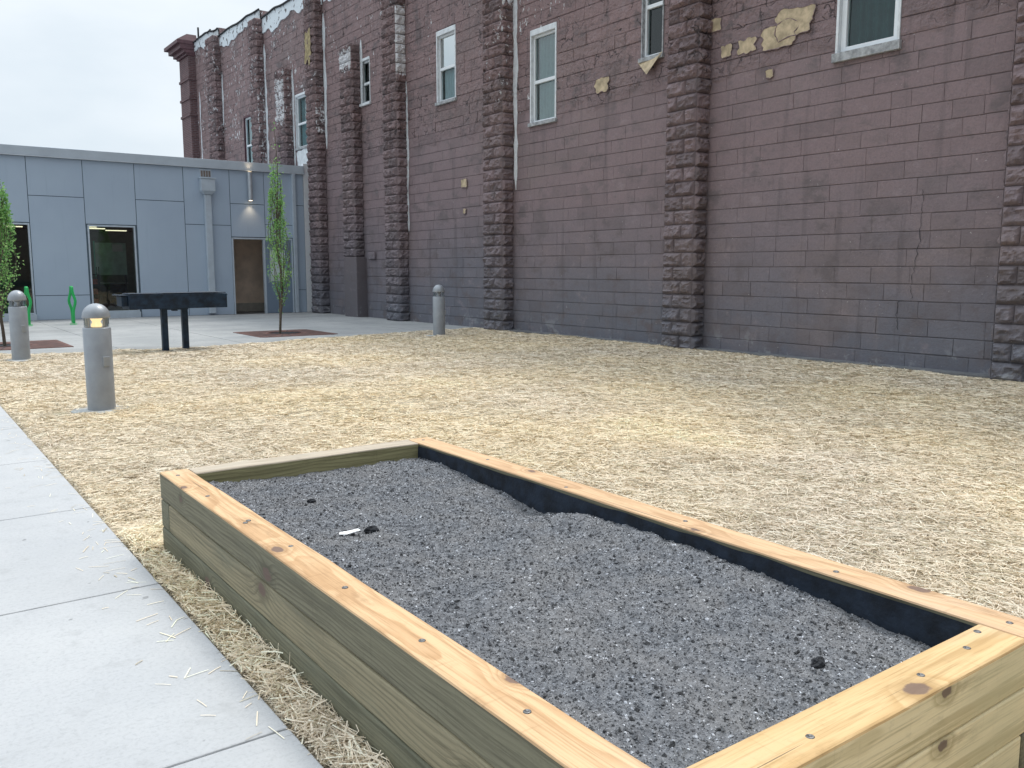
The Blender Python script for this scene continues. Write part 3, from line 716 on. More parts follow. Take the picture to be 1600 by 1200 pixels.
pilaster(23.66, 24.38, 1.80, 7.9, white=[('f', 6.95, 7.9, .9)])
pilaster(26.22, 26.92, .0, 10.1, white=[('s', 5.3, 7.2, .42)])
pilaster(28.80, 29.50, 4.7, 8.15, white=[('f', 6.0, 8.0, .62), ('s', 5.2, 7.6, .3)])
pilaster(31.30, 31.95, 4.7, 10.3, white=[('f', 7.4, 9.3, .34), ('s', 4.9, 8.2, .36)])
pilaster(36.05, 36.95, 4.7, 10.7, white=[('f', 7.4, 8.9, .25)])
m = MB(); m.box(XF-.045-XW, .02, 23.50-15, 24.36-15, 0, 1.79); 
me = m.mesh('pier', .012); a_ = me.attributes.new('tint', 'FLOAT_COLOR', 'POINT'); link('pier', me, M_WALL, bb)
m = MB(); m.box(-.07, .02, 22.85-15, 23.25-15, 1.72, 1.93); m.build('corbel', M_ROCK, bb, bevel=.02)

# irregular peeled patches and paint runs, a few millimetres proud of the blocks
def blob(name, cy, cz, wy, wz, mat, seed, x=None, n=40, rough=.20, thick=.006, label=None):
    x = XW-.010-.0017*(seed % 7) if x is None else x
    pts = []
    for k in range(n):
        t = 2*math.pi*k/n; ct, st = math.cos(t), math.sin(t); e = 7.
        r = 1/((abs(ct)**e+abs(st)**e)**(1/e)); r *= 1+rough*float(fbm(ct*2.1+seed*3.3, st*2.1, 0, seed, 3))
        pts.append((cy+wy*.5*r*ct, cz+wz*.5*r*st))
    m = MB(); vs_ = [(x-XW-thick, p-15, q) for p, q in pts]+[(x-XW+.012, p-15, q) for p, q in pts]
    m.add(vs_, [tuple(range(n))[::-1]]+[(k, (k+1) % n, n+(k+1) % n, n+k)[::-1] for k in range(n)][::1])
    me = m.mesh(name); bm = bmesh.new(); bm.from_mesh(me); bmesh.ops.recalc_face_normals(bm, faces=bm.faces); bm.to_mesh(me); bm.free()
    o = link(name, me, mat, bb)
    if label: o['label'] = label
    if mat is not M_WHITE:                               # the torn, curling lip of paint round the bare patch
        rr = random.Random(seed); ring = [(x-XW-thick*.6, cy-15+(p-cy)*1.02, cz+(q-cz)*1.02) for p, q in pts+pts[:1]]
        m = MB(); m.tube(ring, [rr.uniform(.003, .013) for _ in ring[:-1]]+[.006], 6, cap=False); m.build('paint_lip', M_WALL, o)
    return o
def wp(px, py):                                          # a measured point of the wall, from its place in the photo
    f = 1345; p = R(7.581); ya = R(36.115)
    fw = Vector((math.sin(ya)*math.cos(p), math.cos(ya)*math.cos(p), -math.sin(p))); rt = Vector((math.cos(ya), -math.sin(ya), 0)); up = rt.cross(fw)
    r = fw*f+rt*(px-800)-up*(py-600); t = XW/r.x; return (r.y*t, H+r.z*t)
def blob_px(x0, x1, y0, y1, mat, seed, **k):
    a = wp(x0, (y0+y1)/2); b_ = wp(x1, (y0+y1)/2); c = wp((x0+x1)/2, y0); d = wp((x0+x1)/2, y1)
    return blob('peeled_patch', (a[0]+b_[0])/2, (c[1]+d[1])/2, abs(a[0]-b_[0]), abs(c[1]-d[1]), mat, seed, **k)
for i, (a, b_, c, d) in enumerate([(1193, 1246, 38, 74), (1215, 1272, 12, 56), (1155, 1181, 61, 83), (1127, 1144, 70, 90), (1111, 1127, 30, 49), (931, 952, 122, 143), (1198, 1209, 109, 122), (722, 730, 280, 293), (725, 729, 326, 334), (1131, 1150, 486, 524), (604, 616, 0, 1)][:9]):
    blob_px(a, b_, c, d, M_TAN, 5+i)
def strip(y, za, zb, wd, seed, mat=M_WHITE, name='paint_run', x=None):
    n = int((zb-za)/.10)+2; m = MB(); x = (XW-.012 if x is None else x)-XW; vs_ = []; fs = []
    for k in range(n):
        z = za+(zb-za)*k/(n-1); e = min(1, k/3+.15, (n-1-k)/3+.15)
        w2 = wd*.5*e*(1+.55*float(fbm(z*3.1, seed*1.7, 0, seed, 3))); c = y-15+.03*float(fbm(z*1.3, seed*2.1, 0, seed+3, 2))
        vs_ += [(x, c-w2, z), (x, c+w2, z), (x+.02, c-w2, z), (x+.02, c+w2, z)]
    for k in range(n-1):
        q = 4*k; fs += [(q, q+4, q+5, q+1), (q, q+2, q+6, q+4), (q+1, q+5, q+7, q+3)]
    m.add(vs_, fs); m.build(name, mat, bb)
strip(16.02, 3.2, 9.6, .12, 1); strip(20.92, 2.45, 6.4, .13, 2); strip(23.55, 6.1, 8.0, .14, 3); strip(26.10, 5.2, 9.3, .16, 4)
strip(28.70, 4.9, 8.1, .14, 5); strip(31.2, 4.9, 9.4, .18, 6); strip(35.95, 7.2, 9.2, .15, 7); strip(39.0, 5.2, 9.0, .10, 8)
blob('paint_patch', 27.95, 5.1, 1.0, .62, M_WHITE, 41, rough=.1)
blob('peeled_patch', 26.55, 8.35, .5, 1.0, M_YEL, 42, x=XF-.055, rough=.3, thick=.012)
# loose flap of paint hanging under the narrow window
fy, fz_ = wp(1017, 96); m = MB()
m.add([(-.02, fy-15+.33, fz_+.04), (-.06, fy-15-.34, fz_+.10), (-.16, fy-15-.05, fz_-.26), (-.02, fy-15+.02, fz_+.02)], [(0, 1, 3), (0, 3, 2), (3, 1, 2)])
m.add([(-.012, fy-15+.33, fz_+.04), (-.05, fy-15-.34, fz_+.105), (-.15, fy-15-.05, fz_-.255)], [(0, 2, 1)])
m.build('paint_flap', M_TAN, bb)

# parapet flashing with a ragged lower edge, and a thin dark cap
def flashing(y0, y1, zt, depth, seed):
    n = int((y1-y0)/.09); ys_ = np.linspace(y0, y1, n)
    zb = zt-depth*(1+.35*fbm(ys_*1.3, ys_*0, 0, seed, 3)); zt_ = zt+.05*fbm(ys_*1.1, ys_*0+3, 0, seed+1, 2)
    V = np.concatenate([np.stack([np.full(n, XW-.035), ys_, zt_], 1), np.stack([np.full(n, XW-.03), ys_, zb], 1), np.stack([np.full(n, XW+.30), ys_, zt_], 1), np.stack([np.full(n, XW+.0), ys_, zb], 1)])
    i = np.arange(n-1); F = np.concatenate([np.stack([i, i+1, n+i+1, n+i], 1), np.stack([2*n+i, 2*n+i+1, i+1, i], 1), np.stack([n+i, n+i+1, 3*n+i+1, 3*n+i], 1)])
    child_mesh('flashing', V, F, M_FLASH)
    m = MB(); pts = [(-.06, float(a)-15, float(b_)+.02) for a, b_ in zip(ys_[::2], zt_[::2])]; m.tube(pts, .035, 6); m.build('cap_edge', M_DARK, bb)
def mat_flash():
    g = G('flaking_white_flashing'); p = g.pos(); n = g.noise(p, 4.5, 5., .65)
    c = g.mix(g.step(n, .57, .62), (.72, .77, .80), (.10, .085, .09))
    return g.pbr(Base_Color=c, Roughness=.7, Normal=g.bump(n, .4, .03))
M_FLASH = mat_flash()
flashing(37.0, 39.7, 11.10, .50, 1); flashing(36.1, 37.0, 11.02, .35, 2); flashing(31.45, 36.05, 10.66, .50, 3); flashing(26.1, 31.35, 10.30, .56, 4); flashing(-6, 26., 9.95, .5, 5)
m = MB(); m.tube([(.15, 24.3, 11.0), (.15, 24.3, 11.75)], .04, 8); m.build('vent_pipe', M_DARK, bb)

# brick corner pier with a cornice
m = MB(); cz = 0
m.box(-.30, .0, 24.4, 25.75, 0, 10.55, 0)
for zz in (8.05, 8.75, 9.55): m.box(-.345, -.0, 24.36, 25.79, zz, zz+.10, 0)
m.build('corner_pier', M_BRICK, bb, bevel=0)
m = MB()
for k, (o1, za, zb) in enumerate([(.08, 10.56, 10.66), (.18, 10.66, 10.82), (.32, 10.82, 11.02), (.45, 11.02, 11.16)]): m.box(-.30-o1, .1, 24.4-o1*.15, 25.75+o1*1.5, za, zb)
m.add([(-.75, 24.33, 11.161), (.1, 24.33, 11.161), (.1, 26.42, 11.161), (-.75, 26.42, 11.161), (-.3, 24.45, 11.45), (.1, 24.45, 11.45), (.1, 25.7, 11.45), (-.3, 25.7, 11.45)], [(4,5,6,7),(0,1,5,4),(1,2,6,5),(2,3,7,6),(3,0,4,7)])
m.build('cornice', plain('maroon_cornice_metal', (.13, .065, .075), .6, 0, .25, 6.), bb)

# the long settlement crack in the nearest bay
pts = [wp(*q) for q in ((1441, 296), (1443, 318), (1438, 345), (1439, 372), (1434, 392), (1428, 420), (1424, 448), (1426, 466), (1404, 470), (1401, 492), (1403, 520))]
m = MB(); vs_ = []; rk = random.Random(4); fine_ = []
for (a0, z0_), (a1, z1_) in zip(pts[:-1], pts[1:]):
    for j in range(6): fine_.append((a0+(a1-a0)*j/6+rk.uniform(-.018, .018), z0_+(z1_-z0_)*j/6))
for i, (a, z_) in enumerate(fine_): wd = .0015+.0035*rk.random(); vs_ += [(-.0085, a-15-wd, z_), (-.0085, a-15+wd, z_)]
m.add(vs_, [(2*i, 2*i+2, 2*i+3, 2*i+1) for i in range(len(fine_)-1)]); m.build('crack', M_DARK, bb)

# windows
for (y0, y1, z0, z1, kind) in WIN:
    yc, zc = (y0+y1)/2, (z0+z1)/2; wd, ht = y1-y0, z1-z0; o_ = (0, yc-15, z0)
    fm = {'small': M_WHITE, 'red': M_DKTRIM, 'curtain': M_WHITE, 'sky': M_WHITE, 'plain': M_WHITE, 'wide': M_WHITE}.get(kind, M_TRIM)
    tr = .07 if kind in ('curtain', 'wide', 'sky') else .045
    m = MB()                                             # outer trim lining the opening
    m.box(-.018, .16, -wd/2, -wd/2+tr*.6, 0, ht); m.box(-.018, .16, wd/2-tr*.6, wd/2, 0, ht)
    m.box(-.022, .16, -wd/2+tr*.6, wd/2-tr*.6, ht-tr*1.7, ht)
    frame = m.build('window', fm, bb, o_, bevel=.004)
    if kind in ('curtain', 'sky', 'wide', 'open', 'red', 'small', 'plain'):
        m = MB(); m.box(-.06, .16, -wd/2-.03, wd/2+.03, -.075 if kind != 'wide' else -.13, .0); m.build('sill', M_WHITE if kind == 'small' else M_TRIM, frame, bevel=.006)
    a = wd/2-tr*.6-.002; t_ = ht-tr*1.7-.002; s_ = .05 if kind != 'wide' else .085; mid = t_*(.47 if kind != 'sky' else .50)
    m = MB()
    m.box(.05, .12, -a, -a+s_, .001, t_); m.box(.05, .12, a-s_, a, .001, t_); m.box(.05, .12, -a+s_, a-s_, t_-s_, t_); m.box(.05, .12, -a+s_, a-s_, .001, s_)
    m.box(.045, .115, -a+s_, a-s_, mid-.035, mid+.035)
    m.build('sash', M_VINYL if kind not in ('small',) else M_WHITE, frame, bevel=.004)
    m = MB(); m.add([(.10, -a+s_, s_), (.10, a-s_, s_), (.10, a-s_, mid-.035), (.10, -a+s_, mid-.035)], [(0, 3, 2, 1)]); m.build('pane', M_GLASS if kind == 'curtain' else M_GLASS_DIM, frame); m = MB(); m.add([(.085, -a+s_, mid+.035), (.085, a-s_, mid+.035), (.085, a-s_, t_-s_), (.085, -a+s_, t_-s_)], [(0, 3, 2, 1)])
    m.build('pane', M_GLASS_SKY if kind == 'sky' else (M_GLASS if kind in ('curtain', 'plain') else M_GLASS_DIM), frame)
    m = MB(); x_ = .9; m.add([(.17, -a, 0), (x_, -a, 0), (x_, a, 0), (.17, a, 0), (.17, -a, t_), (x_, -a, t_), (x_, a, t_), (.17, a, t_)], [(0,1,2,3),(4,7,6,5),(0,4,5,1),(1,5,6,2),(2,6,7,3)])
    m.build('room', M_DARK, frame)
    if kind in ('curtain', 'plain', 'wide', 'red', 'sky'):
        n = 50; za_, zb_ = (.04, t_-.03) if kind != 'sky' else (.04, mid); V = []
        ua, ub = {'curtain': (0, 1), 'plain': (0, 1), 'wide': (0, .96), 'red': (0, 1), 'sky': (.25, 1)}[kind]
        for z_ in (za_, zb_):
            for k in range(n): u = ua+(ub-ua)*k/(n-1); V.append((.20+.028*math.sin(u*38+.6*math.sin(u*9)), -a+.02+(2*a-.04)*u, z_))
        me = np_mesh('curtain', np.array(V), np.array([(k, k+1, n+k+1, n+k) for k in range(n-1)]), True)
        link('curtain', me, {'curtain': M_CURT, 'wide': M_DEEP}.get(kind, M_BLIND), frame)

# ------------------------------------------------------------------ grey building
YG = 27.4; GX0, GX1, GZ = -5.0, 11.50, 4.50
gb = thing('grey_building', (3.2, YG, 0), 'low flat roofed building clad in blue grey panels at the far end of the lot', 'building')
GB = np.array([3.2, YG, 0.])
WX = [(2.09, 3.47), (4.93, 6.22)]; WZ0, WZ1 = .17, 2.69
DX0, DX1, DZ = 9.06, 11.06, 2.42
xs = [-5.0, -3.55, -2.15, -.72, .68, 2.08, 3.48, 4.89, 6.27, 7.66, 9.06, 10.16, 11.12, 11.50]
ph = [(a, b_, WZ0-.17, WZ1) for a, b_ in WX]+[(DX0, DX1-.0, -.1, DZ)]
VV = []; FF = []; CC = []; rj = random.Random(9)
for i in range(len(xs)-1):
    a, b_ = xs[i], xs[i+1]
    if i in (5, 7): zs_ = [2.71, GZ]
    elif i == 9: zs_ = [0, 2.79, GZ]
    elif i in (10,): zs_ = [2.44, 3.47, GZ]
    elif i == 11: zs_ = [2.44, 2.85, GZ]
    elif i == 12: zs_ = [0, .75, 3.50, GZ]
    elif i == 8: zs_ = [0, 3.46, GZ]
    elif i % 2 == 0: zs_ = [0, .69, 3.45, GZ]
    else: zs_ = [0, 2.71, GZ]
    for z0, z1 in zip(zs_[:-1], zs_[1:]):
        for q in cut((a, b_, z0, z1), ph):
            n0 = len(VV); g_ = .009; y_ = YG-rj.uniform(0, .002)
            for (px_, pz_) in ((q[0]+g_, q[2]+g_), (q[1]-g_, q[2]+g_), (q[1]-g_, q[3]-g_), (q[0]+g_, q[3]-g_)): VV.extend([(px_, y_, pz_), (px_, YG+.03, pz_)])
            CC.extend([(rj.random(), 0, 0)]*8); FF.append((n0, n0+2, n0+4, n0+6))
            for k in range(4): FF.append((n0+2*k, n0+2*k+1, n0+(2*k+3) % 8, n0+(2*k+2) % 8))
child_mesh('cladding', VV, FF, M_PANEL, gb, GB, col=np.array(CC))
m = MB()                                                  # dark reveal behind the panels, with openings
gh = [(a, b_, WZ0-.17, WZ1) for a, b_ in WX]+[(DX0, DX1, -.3, DZ)]
for q in cut((GX0, GX1, -.2, GZ), gh): m.box(q[0]-3.2, q[1]-3.2, .02, .16, q[2], q[3])
m.build('wall', M_JOINT, gb)
m = MB(); m.box(GX0-3.2-.04, GX1-3.2+.02, -.05, .30, GZ+.035, GZ+.27); m.build('fascia', M_FASCIA, gb, bevel=.006)
m = MB(); m.box(GX0-3.2-.05, GX1-3.2+.03, -.075, .2, GZ, GZ+.033); m.build('drip_edge', M_EDGE, gb)
m = MB(); m.box(GX1-3.2+.006, XW-3.2-.02, .004, .14, 0, 4.86); m.build('corner_trim', plain('fresh_white_trim', (.88, .90, .92), .6, 0, .04, 4.), gb, bevel=.006); tag(gb.children[-1], 'tall white strip between the grey panels and the brown building')
m = MB(); m.box(GX0-3.2, GX1-3.2, .305, 12.0, 4.3, 4.55); m.build('roof', M_FASCIA, gb)
m = MB(); m.box(GX0-3.2, GX0-3.2+.2, .165, 12, -.2, 4.29); m.box(GX0-3.2+.21, GX1-3.2, 11.8, 12, -.2, 4.29); m.box(GX1-3.2-.2, GX1-3.2, .165, 11.79, -.2, 4.29); m.build('rear_wall', M_PANEL, gb)
m = MB(); m.box(GX0-3.2+.21, GX1-3.2-.21, .165, 11.79, -.1, .01); m.build('floor', plain('dark_vinyl_floor', (.09, .09, .09), .4), gb)
m = MB(); m.box(GX0-3.2+.21, 8.85-3.2, .165, 11.7, 2.72, 2.80); m.build('ceiling', plain('interior_ceiling', (.10, .105, .105), .9), gb)
m = MB(); m.box(GX0-3.2+.21, 8.85-3.2, 5.0, 5.1, .02, 2.715); m.build('partition', plain('interior_wall_dark', (.26, .36, .34), .9), gb)
M_TUBE = emit('lit_ceiling_tube', (1, .86, .6), 1.5)
for x_, y_ in ((5.15, 1.6), (5.6, 2.7), (6.5, 3.9), (2.9, 1.6), (3.3, 2.7), (2.6, 3.9)):
    m = MB(); m.box(x_-.32-3.2, x_+.32-3.2, y_-.05, y_+.05, 2.69, 2.715); m.build('ceiling_light', M_TUBE, gb)
for i, (a, b_) in enumerate(WX):
    c = (a+b_)/2; wd = b_-a; o_ = (c-3.2, 0, WZ0)
    hgt = WZ1-WZ0; m = MB(); t_ = .045
    m.box(-wd/2, -wd/2+t_, -.012, .12, 0, hgt); m.box(wd/2-t_, wd/2, -.012, .12, 0, hgt); m.box(-wd/2+t_, wd/2-t_, -.012, .12, hgt-t_, hgt); m.box(-wd/2+t_, wd/2-t_, -.012, .12, 0, t_)
    fr = m.build('window', M_ALU, gb, o_, bevel=.004)
    m = MB(); m.add([(-wd/2+t_, .05, t_), (wd/2-t_, .05, t_), (wd/2-t_, .05, hgt-t_), (-wd/2+t_, .05, hgt-t_)], [(0, 1, 2, 3)]); m.build('pane', M_SHOP, fr)
    m = MB(); m.box(-wd/2-.02, wd/2+.02, -.06, .13, -.17, -.001); m.build('sill', M_ALU, fr, bevel=.006)
# things seen through the middle window
M_BOARD = plain('green_white_board', (.15, .65, .48), .5, 0, .15, 2.)
t = thing('notice_board', (5.95, YG+2.2, 0), 'green edged pale board with a white sheet seen through the window behind the grill', 'board')
m = MB(); m.box(-.45, .45, -.02, .02, 1.25, 2.25); m.build('panel', plain('pale_green_panel', (.60, .80, .72), .5, 0, .2, 3.), t)
m = MB(); m.box(-.50, -.455, -.04, .03, 1.2, 2.3); m.build('edge', M_BOARD, t)
m = MB(); m.box(.05, .35, -.03, -.022, 1.98, 2.2); m.build('sheet', M_PAPER, t)
for a in (-.42, .38): m = MB(); m.box(a, a+.04, -.02, .02, 0.01, 1.249); m.build('leg', M_BLACK, t)
t = thing('shelf_rack', (5.22, YG+1.6, 0), 'dark rack holding red boxes seen through the window behind the grill', 'rack')
m = MB()
for z_ in (.35, .65, .95, 1.25): m.box(-.22, .22, -.18, .18, z_, z_+.02)
for sx in (-.22, .2):
    for sy in (-.18, .16): m.box(sx, sx+.02, sy, sy+.02, .01, 1.5)
m.build('frame', M_BLACK, t)
for z_ in (.37, .67, .97):
    o = MB(); o.box(-.17, .16, -.15, .12, z_, z_+.16); tag(o.build('red_box', plain('red_carton', (.60, .12, .09), .7, 0, .3, 12.), None, (5.22, YG+1.6, 0), bevel=.008), {.37: 'red box on the lowest shelf of the rack behind the window', .67: 'red box on the middle shelf of the rack behind the window', .97: 'red box on the top loaded shelf of the rack behind the window'}[z_], 'box', 'red boxes on the rack inside')
t = thing('counter', (5.75, YG+3.2, 0), 'black counter inside the building seen through the window', 'counter')
m = MB(); m.box(-.75, .75, -.35, .35, .02, .95); m.build('cabinet', M_BLACK, t, bevel=.01); m = MB(); m.box(-.8, .8, -.4, .4, .955, 1.0); m.build('countertop', M_ALU, t, bevel=.008)

# doorway: a dark vestibule, the left leaf open, the right leaf shut
m = MB(); x0, x1 = DX0-3.2, DX1-3.2
m.add([(x0+.02, .17, .012), (x1+.3, .17, .012), (x1+.3, 1.35, .012), (x0-.1, 1.35, .012), (x0+.02, .17, 2.6), (x1+.3, .17, 2.6), (x1+.3, 1.35, 2.6), (x0-.1, 1.35, 2.6)], [(4,7,6,5), (1,5,6,2), (2,6,7,3), (3,7,4,0)])
m.build('vestibule', plain('brown_vestibule_wall', (.78, .61, .48), .8, 0, .15, 2.), gb)
m = MB(); m.box(x0-.02, x1+.28, 1.31, 1.345, .015, .30); m.build('baseboard', plain('pale_baseboard', (.42, .38, .33), .7), gb)
m = MB(); m.box(x0, x0+.05, -.012, .15, 0, DZ-.05); m.box(x1-.05, x1, -.012, .15, 0, DZ-.05); m.box(x0, x1, -.012, .15, DZ-.049, DZ)
m.box(x0+1.02, x0+1.075, -.008, .12, 0, DZ-.05); fr = m.build('door_frame', M_ALU, gb, bevel=.004)
m = MB(); a, b_ = x0+1.078, x1-.052; hh = DZ-.06; wa, wb, wz0, wz1 = a+.14, b_-.22, 1.05, 2.05
for q in cut((a, b_, .012, hh), [(wa, wb, wz0, wz1)]): m.box(q[0], q[1], .0, .05, q[2], q[3])
dr = m.build('door', plain('slate_blue_door', (.19, .25, .33), .45, 0, .06, 2.), gb)
m = MB(); m.box(wa+.001, wb-.001, .015, .035, wz0+.001, wz1-.001); m.build('door_glass', plain('frosted_pane', (.62, .70, .70), .18, 0, .12, 2.5, .6), dr)
m = MB(); m.tube([(a+.07, -.002, 1.0), (a+.07, -.06, 1.0), (a+.07, -.06, 1.25), (a+.07, -.002, 1.25)], .012, 8); m.build('handle', M_SILVER, dr)
m = MB(); m.box(x0+.055, x0+.10, .16, 1.05, .012, hh); m.build('door', plain('slate_blue_open_door', (.16, .17, .19), .5), gb)
tag(gb.children[-1], 'door leaf standing open into the dark doorway')
# downspout with conductor head and scupper, conduit, sconce
dx = 8.34-3.2
m = MB(); m.box(dx-.18, dx+.18, -.02, -.004, 4.18, 4.47); m.build('scupper', M_ALU, gb, bevel=.004)
m = MB(); 
for k in range(4): m.box(dx-.15+k*.078, dx-.09+k*.078, -.028, -.021, 4.24, 4.42)
m.build('scupper_grille', plain('rusty_grille', (.20, .16, .14), .8), gb)
m = MB(); m.box(dx-.21, dx+.21, -.24, -.003, 3.80, 4.17); m.box(dx-.235, dx+.235, -.26, -.003, 4.171, 4.20)
m.add([(dx-.21, -.24, 3.799), (dx+.21, -.24, 3.799), (dx+.21, -.003, 3.799), (dx-.21, -.003, 3.799), (dx-.11, -.17, 3.70), (dx+.11, -.17, 3.70), (dx+.11, -.004, 3.70), (dx-.11, -.004, 3.70)], [(0,4,5,1),(1,5,6,2),(3,7,4,0)])
m.build('conductor_head', M_ALU, gb, bevel=.004)
m = MB(); m.box(dx-.10, dx+.10, -.155, -.005, .06, 3.699); m.build('downspout', M_ALU, gb, bevel=.012)
m = MB(); m.box(11.13-3.2-.055, 11.13-3.2+.055, -.11, -.004, 0.01, GZ-.01); m.build('drain_pipe', M_ALU, gb, bevel=.01)
m = MB(); m.tube([(9.67-3.2, -.14, 3.58), (9.67-3.2, -.14, 4.46)], .075, 20); m.box(9.67-3.2-.04, 9.67-3.2+.04, -.08, -.003, 3.9, 4.15); sc_ = m.build('wall_light', M_SILVER, gb)
M_LAMP = emit('lit_lamp', (1, .78, .5), 3.5)
for z_ in (3.575, 4.465):
    m = MB(); m.lathe([(.001, z_-.002), (.055, z_-.002), (.055, z_+.002), (.001, z_+.002)], 16, c=(9.67-3.2, -.14)); m.build('bulb', M_LAMP, sc_)
for z_, d_ in ((3.55, -1), (4.49, 1)):
    l = bpy.data.lights.new('sconce_lamp', 'SPOT'); l.energy = 9 if d_ < 0 else 3; l.color = (1, .72, .45); l.spot_size = R(95); l.spot_blend = .9; l.shadow_soft_size = .05
    lo = bpy.data.objects.new('sconce_lamp', l); COL.objects.link(lo); lo.location = (9.67, YG-.14, z_); lo.rotation_euler = (R(180) if d_ > 0 else 0, 0, 0)
# roof unit
t = thing('rooftop_vent', (4.55, YG+1.6, 4.55), 'low grey vent unit on the flat roof of the grey building', 'roof vent')
m = MB(); m.box(-.6, .6, -.4, .4, 0, .30); m.build('curb', M_FASCIA, t, bevel=.01)
m = MB(); m.box(-.68, .68, -.48, .48, .31, .37); m.build('hood', M_ALU, t, bevel=.012)

# ------------------------------------------------------------------ bollards
def bollard(x, y, label, lit, h=1.085, rz=0., first=None):
    t = thing('bollard_light', (x, y, 0), label, 'bollard light', 'silver bollard lights around the lot', rz)
    r = .130
    m = MB(); m.lathe([(r, .012), (r, .835), (r-.006, .845), (r-.02, .848)], 40); m.build('post', M_BOLL, t)
    m = MB(); m.lathe([(r-.015, .851), (r-.015, .939)], 40); 
    g_ = [f for f in m.f]; m.f = m.f[:-2]; m.m = m.m[:-2]; m.sm = m.sm[:-2]; m.build('lens', M_LENS, t)
    m = MB(); m.lathe([(.048, .852), (.052, .87), (.036, .90), (.052, .925), (.06, .938)], 24); 
    if lit: m.build('lamp', emit('warm_bollard_lamp', (1, .72, .36), 1.15), t)
    else: m.build('lamp', M_SILVER, t)
    for k in range(4):
        m = MB(); a = R(20)+k*math.pi/2; m.tube([((r-.03)*math.cos(a), (r-.03)*math.sin(a), .85), ((r-.03)*math.cos(a), (r-.03)*math.sin(a), .94)], .006, 6); m.build('lens_strut', M_SILVER, t)
    pr = [(r-.004, .940), (r+.001, .944), (r+.001, .955)]+[(max(.001, r*math.cos(a)), .955+(h-.955)*math.sin(a)) for a in np.linspace(.12, math.pi/2, 12)]
    m = MB(); m.lathe(pr, 40); m.build('dome', M_BOLL, t)
    m = MB(); m.box(.118, .142, -.035, .035, .46, .56); m.build('access_cover', M_BOLL, t, bevel=.006)
    m = MB(); m.lathe([(.285, -.05), (.285, .010), (.275, .018), (.02, .022)], 36); m.build('concrete_footing', M_PAD, t)
    return t
bollard(1.72, 9.41, 'nearest silver bollard light, lit warm, rising from the straw left of centre', True, 1.085, R(-70))
bollard(1.71, 15.45, 'silver bollard light at the far left in front of the leafy tree', False, 1.10, R(-70))
bollard(9.64, 15.87, 'silver bollard light standing in front of the brown block wall', False, 1.10, R(-40))

# ------------------------------------------------------------------ grill
t = thing('park_grill', (4.13, 15.65, 0), 'long black steel charcoal grill box on two posts at the edge of the straw', 'grill')
x0, x1, z0, z1 = -.80, .83, .755, 1.00
m = MB(); d_ = .27
m.box(x0, x1, -d_, -d_+.012, z0, z1); m.box(x0, x1, d_-.012, d_, z0, z1); m.box(x0, x0+.012, -d_+.012, d_-.012, z0, z1); m.box(x1-.012, x1, -d_+.012, d_-.012, z0, z1); m.box(x0+.012, x1-.012, -d_+.012, d_-.012, z0, z0+.012)
m.build('firebox', M_BLACK, t, bevel=.003)
for k, (a, b_) in enumerate(((x0+.02, x0+.53), (x0+.56, x0+1.06), (x0+1.09, x1-.02))):
    m = MB(); zt = z1+.012+.004*k
    for j in range(13): yj = -d_+.03+j*(2*d_-.06)/12; m.tube([(a, yj, zt), (b_, yj, zt)], .007, 6)
    m.tube([(a, -d_+.02, zt-.002), (a, d_-.02, zt-.002)], .009, 6); m.tube([(b_, -d_+.02, zt-.002), (b_, d_-.02, zt-.002)], .009, 6)
    m.build('grate', M_BLACK, t)
m = MB(); m.box(x0-.16, x0-.002, -.20, .20, z1-.02, z1-.006); m.tube([(x0-.155, -.2, z1-.012), (x0-.17, 0, z1+.004), (x0-.155, .2, z1-.012)], .012, 8); m.box(x0-.10, x0-.002, -.18, .18, z0+.05, z1-.03); m.build('side_shelf', M_BLACK, t, bevel=.003)
m = MB(); m.tube([(x1, -.1, z1-.03), (x1+.06, -.1, z1-.03), (x1+.06, .1, z1-.03), (x1, .1, z1-.03)], .008, 6); m.build('handle', M_BLACK, t)
for px_ in (-.19, .155):
    m = MB(); m.box(px_-.05, px_+.05, -.05, .05, 0, z0-.002); m.build('post', M_BLACK, t, bevel=.006)
m = MB(); m.box(-.24, .21, -.07, .07, z0-.03, z0-.0005); m.box(-.05, .03, -.06, .06, z0-.05, z0-.031); m.build('bracket', M_BLACK, t)
m = MB(); m.box(-.45, .42, -.22, .20, -.05, .016); m.build('concrete_footing', M_PAD, t, bevel=.01)

# ------------------------------------------------------------------ bike racks
def rack(x, y, label, rz):
    t = thing('bike_rack', (x, y, 0), label, 'bike rack', 'green bike racks by the grey building', R(rz))
    m = MB(); pts = []
    for k in range(65):                                   # one wavy upright loop, seen almost edge on
        s_ = k/64; ang = math.pi*s_; yy_ = -.36*math.cos(ang); 
        zz_ = .03+.93*min(1, math.sin(ang)*1.9)**.8 if 0 < s_ < 1 else .03
        pts.append(((.062*math.exp(-((zz_-.60)/.17)**2)+.012)*(1 if s_ < .5 else -1), yy_*.75, zz_))
    m.tube(pts, .034, 12); m.build('loop', M_GREEN, t)
    for yy_ in (-.27, .27):
        m = MB(); m.lathe([(.09, .002), (.09, .014), (.04, .016)], 16, c=(0, yy_)); m.build('foot_plate', M_GREEN, t)
rack(2.99, 25.0, 'green looped bike rack left of the blank panel, beside the leafy tree', -6.8); rack(4.02, 25.0, 'green looped bike rack in front of the blank grey panel left of the window', -9.1)

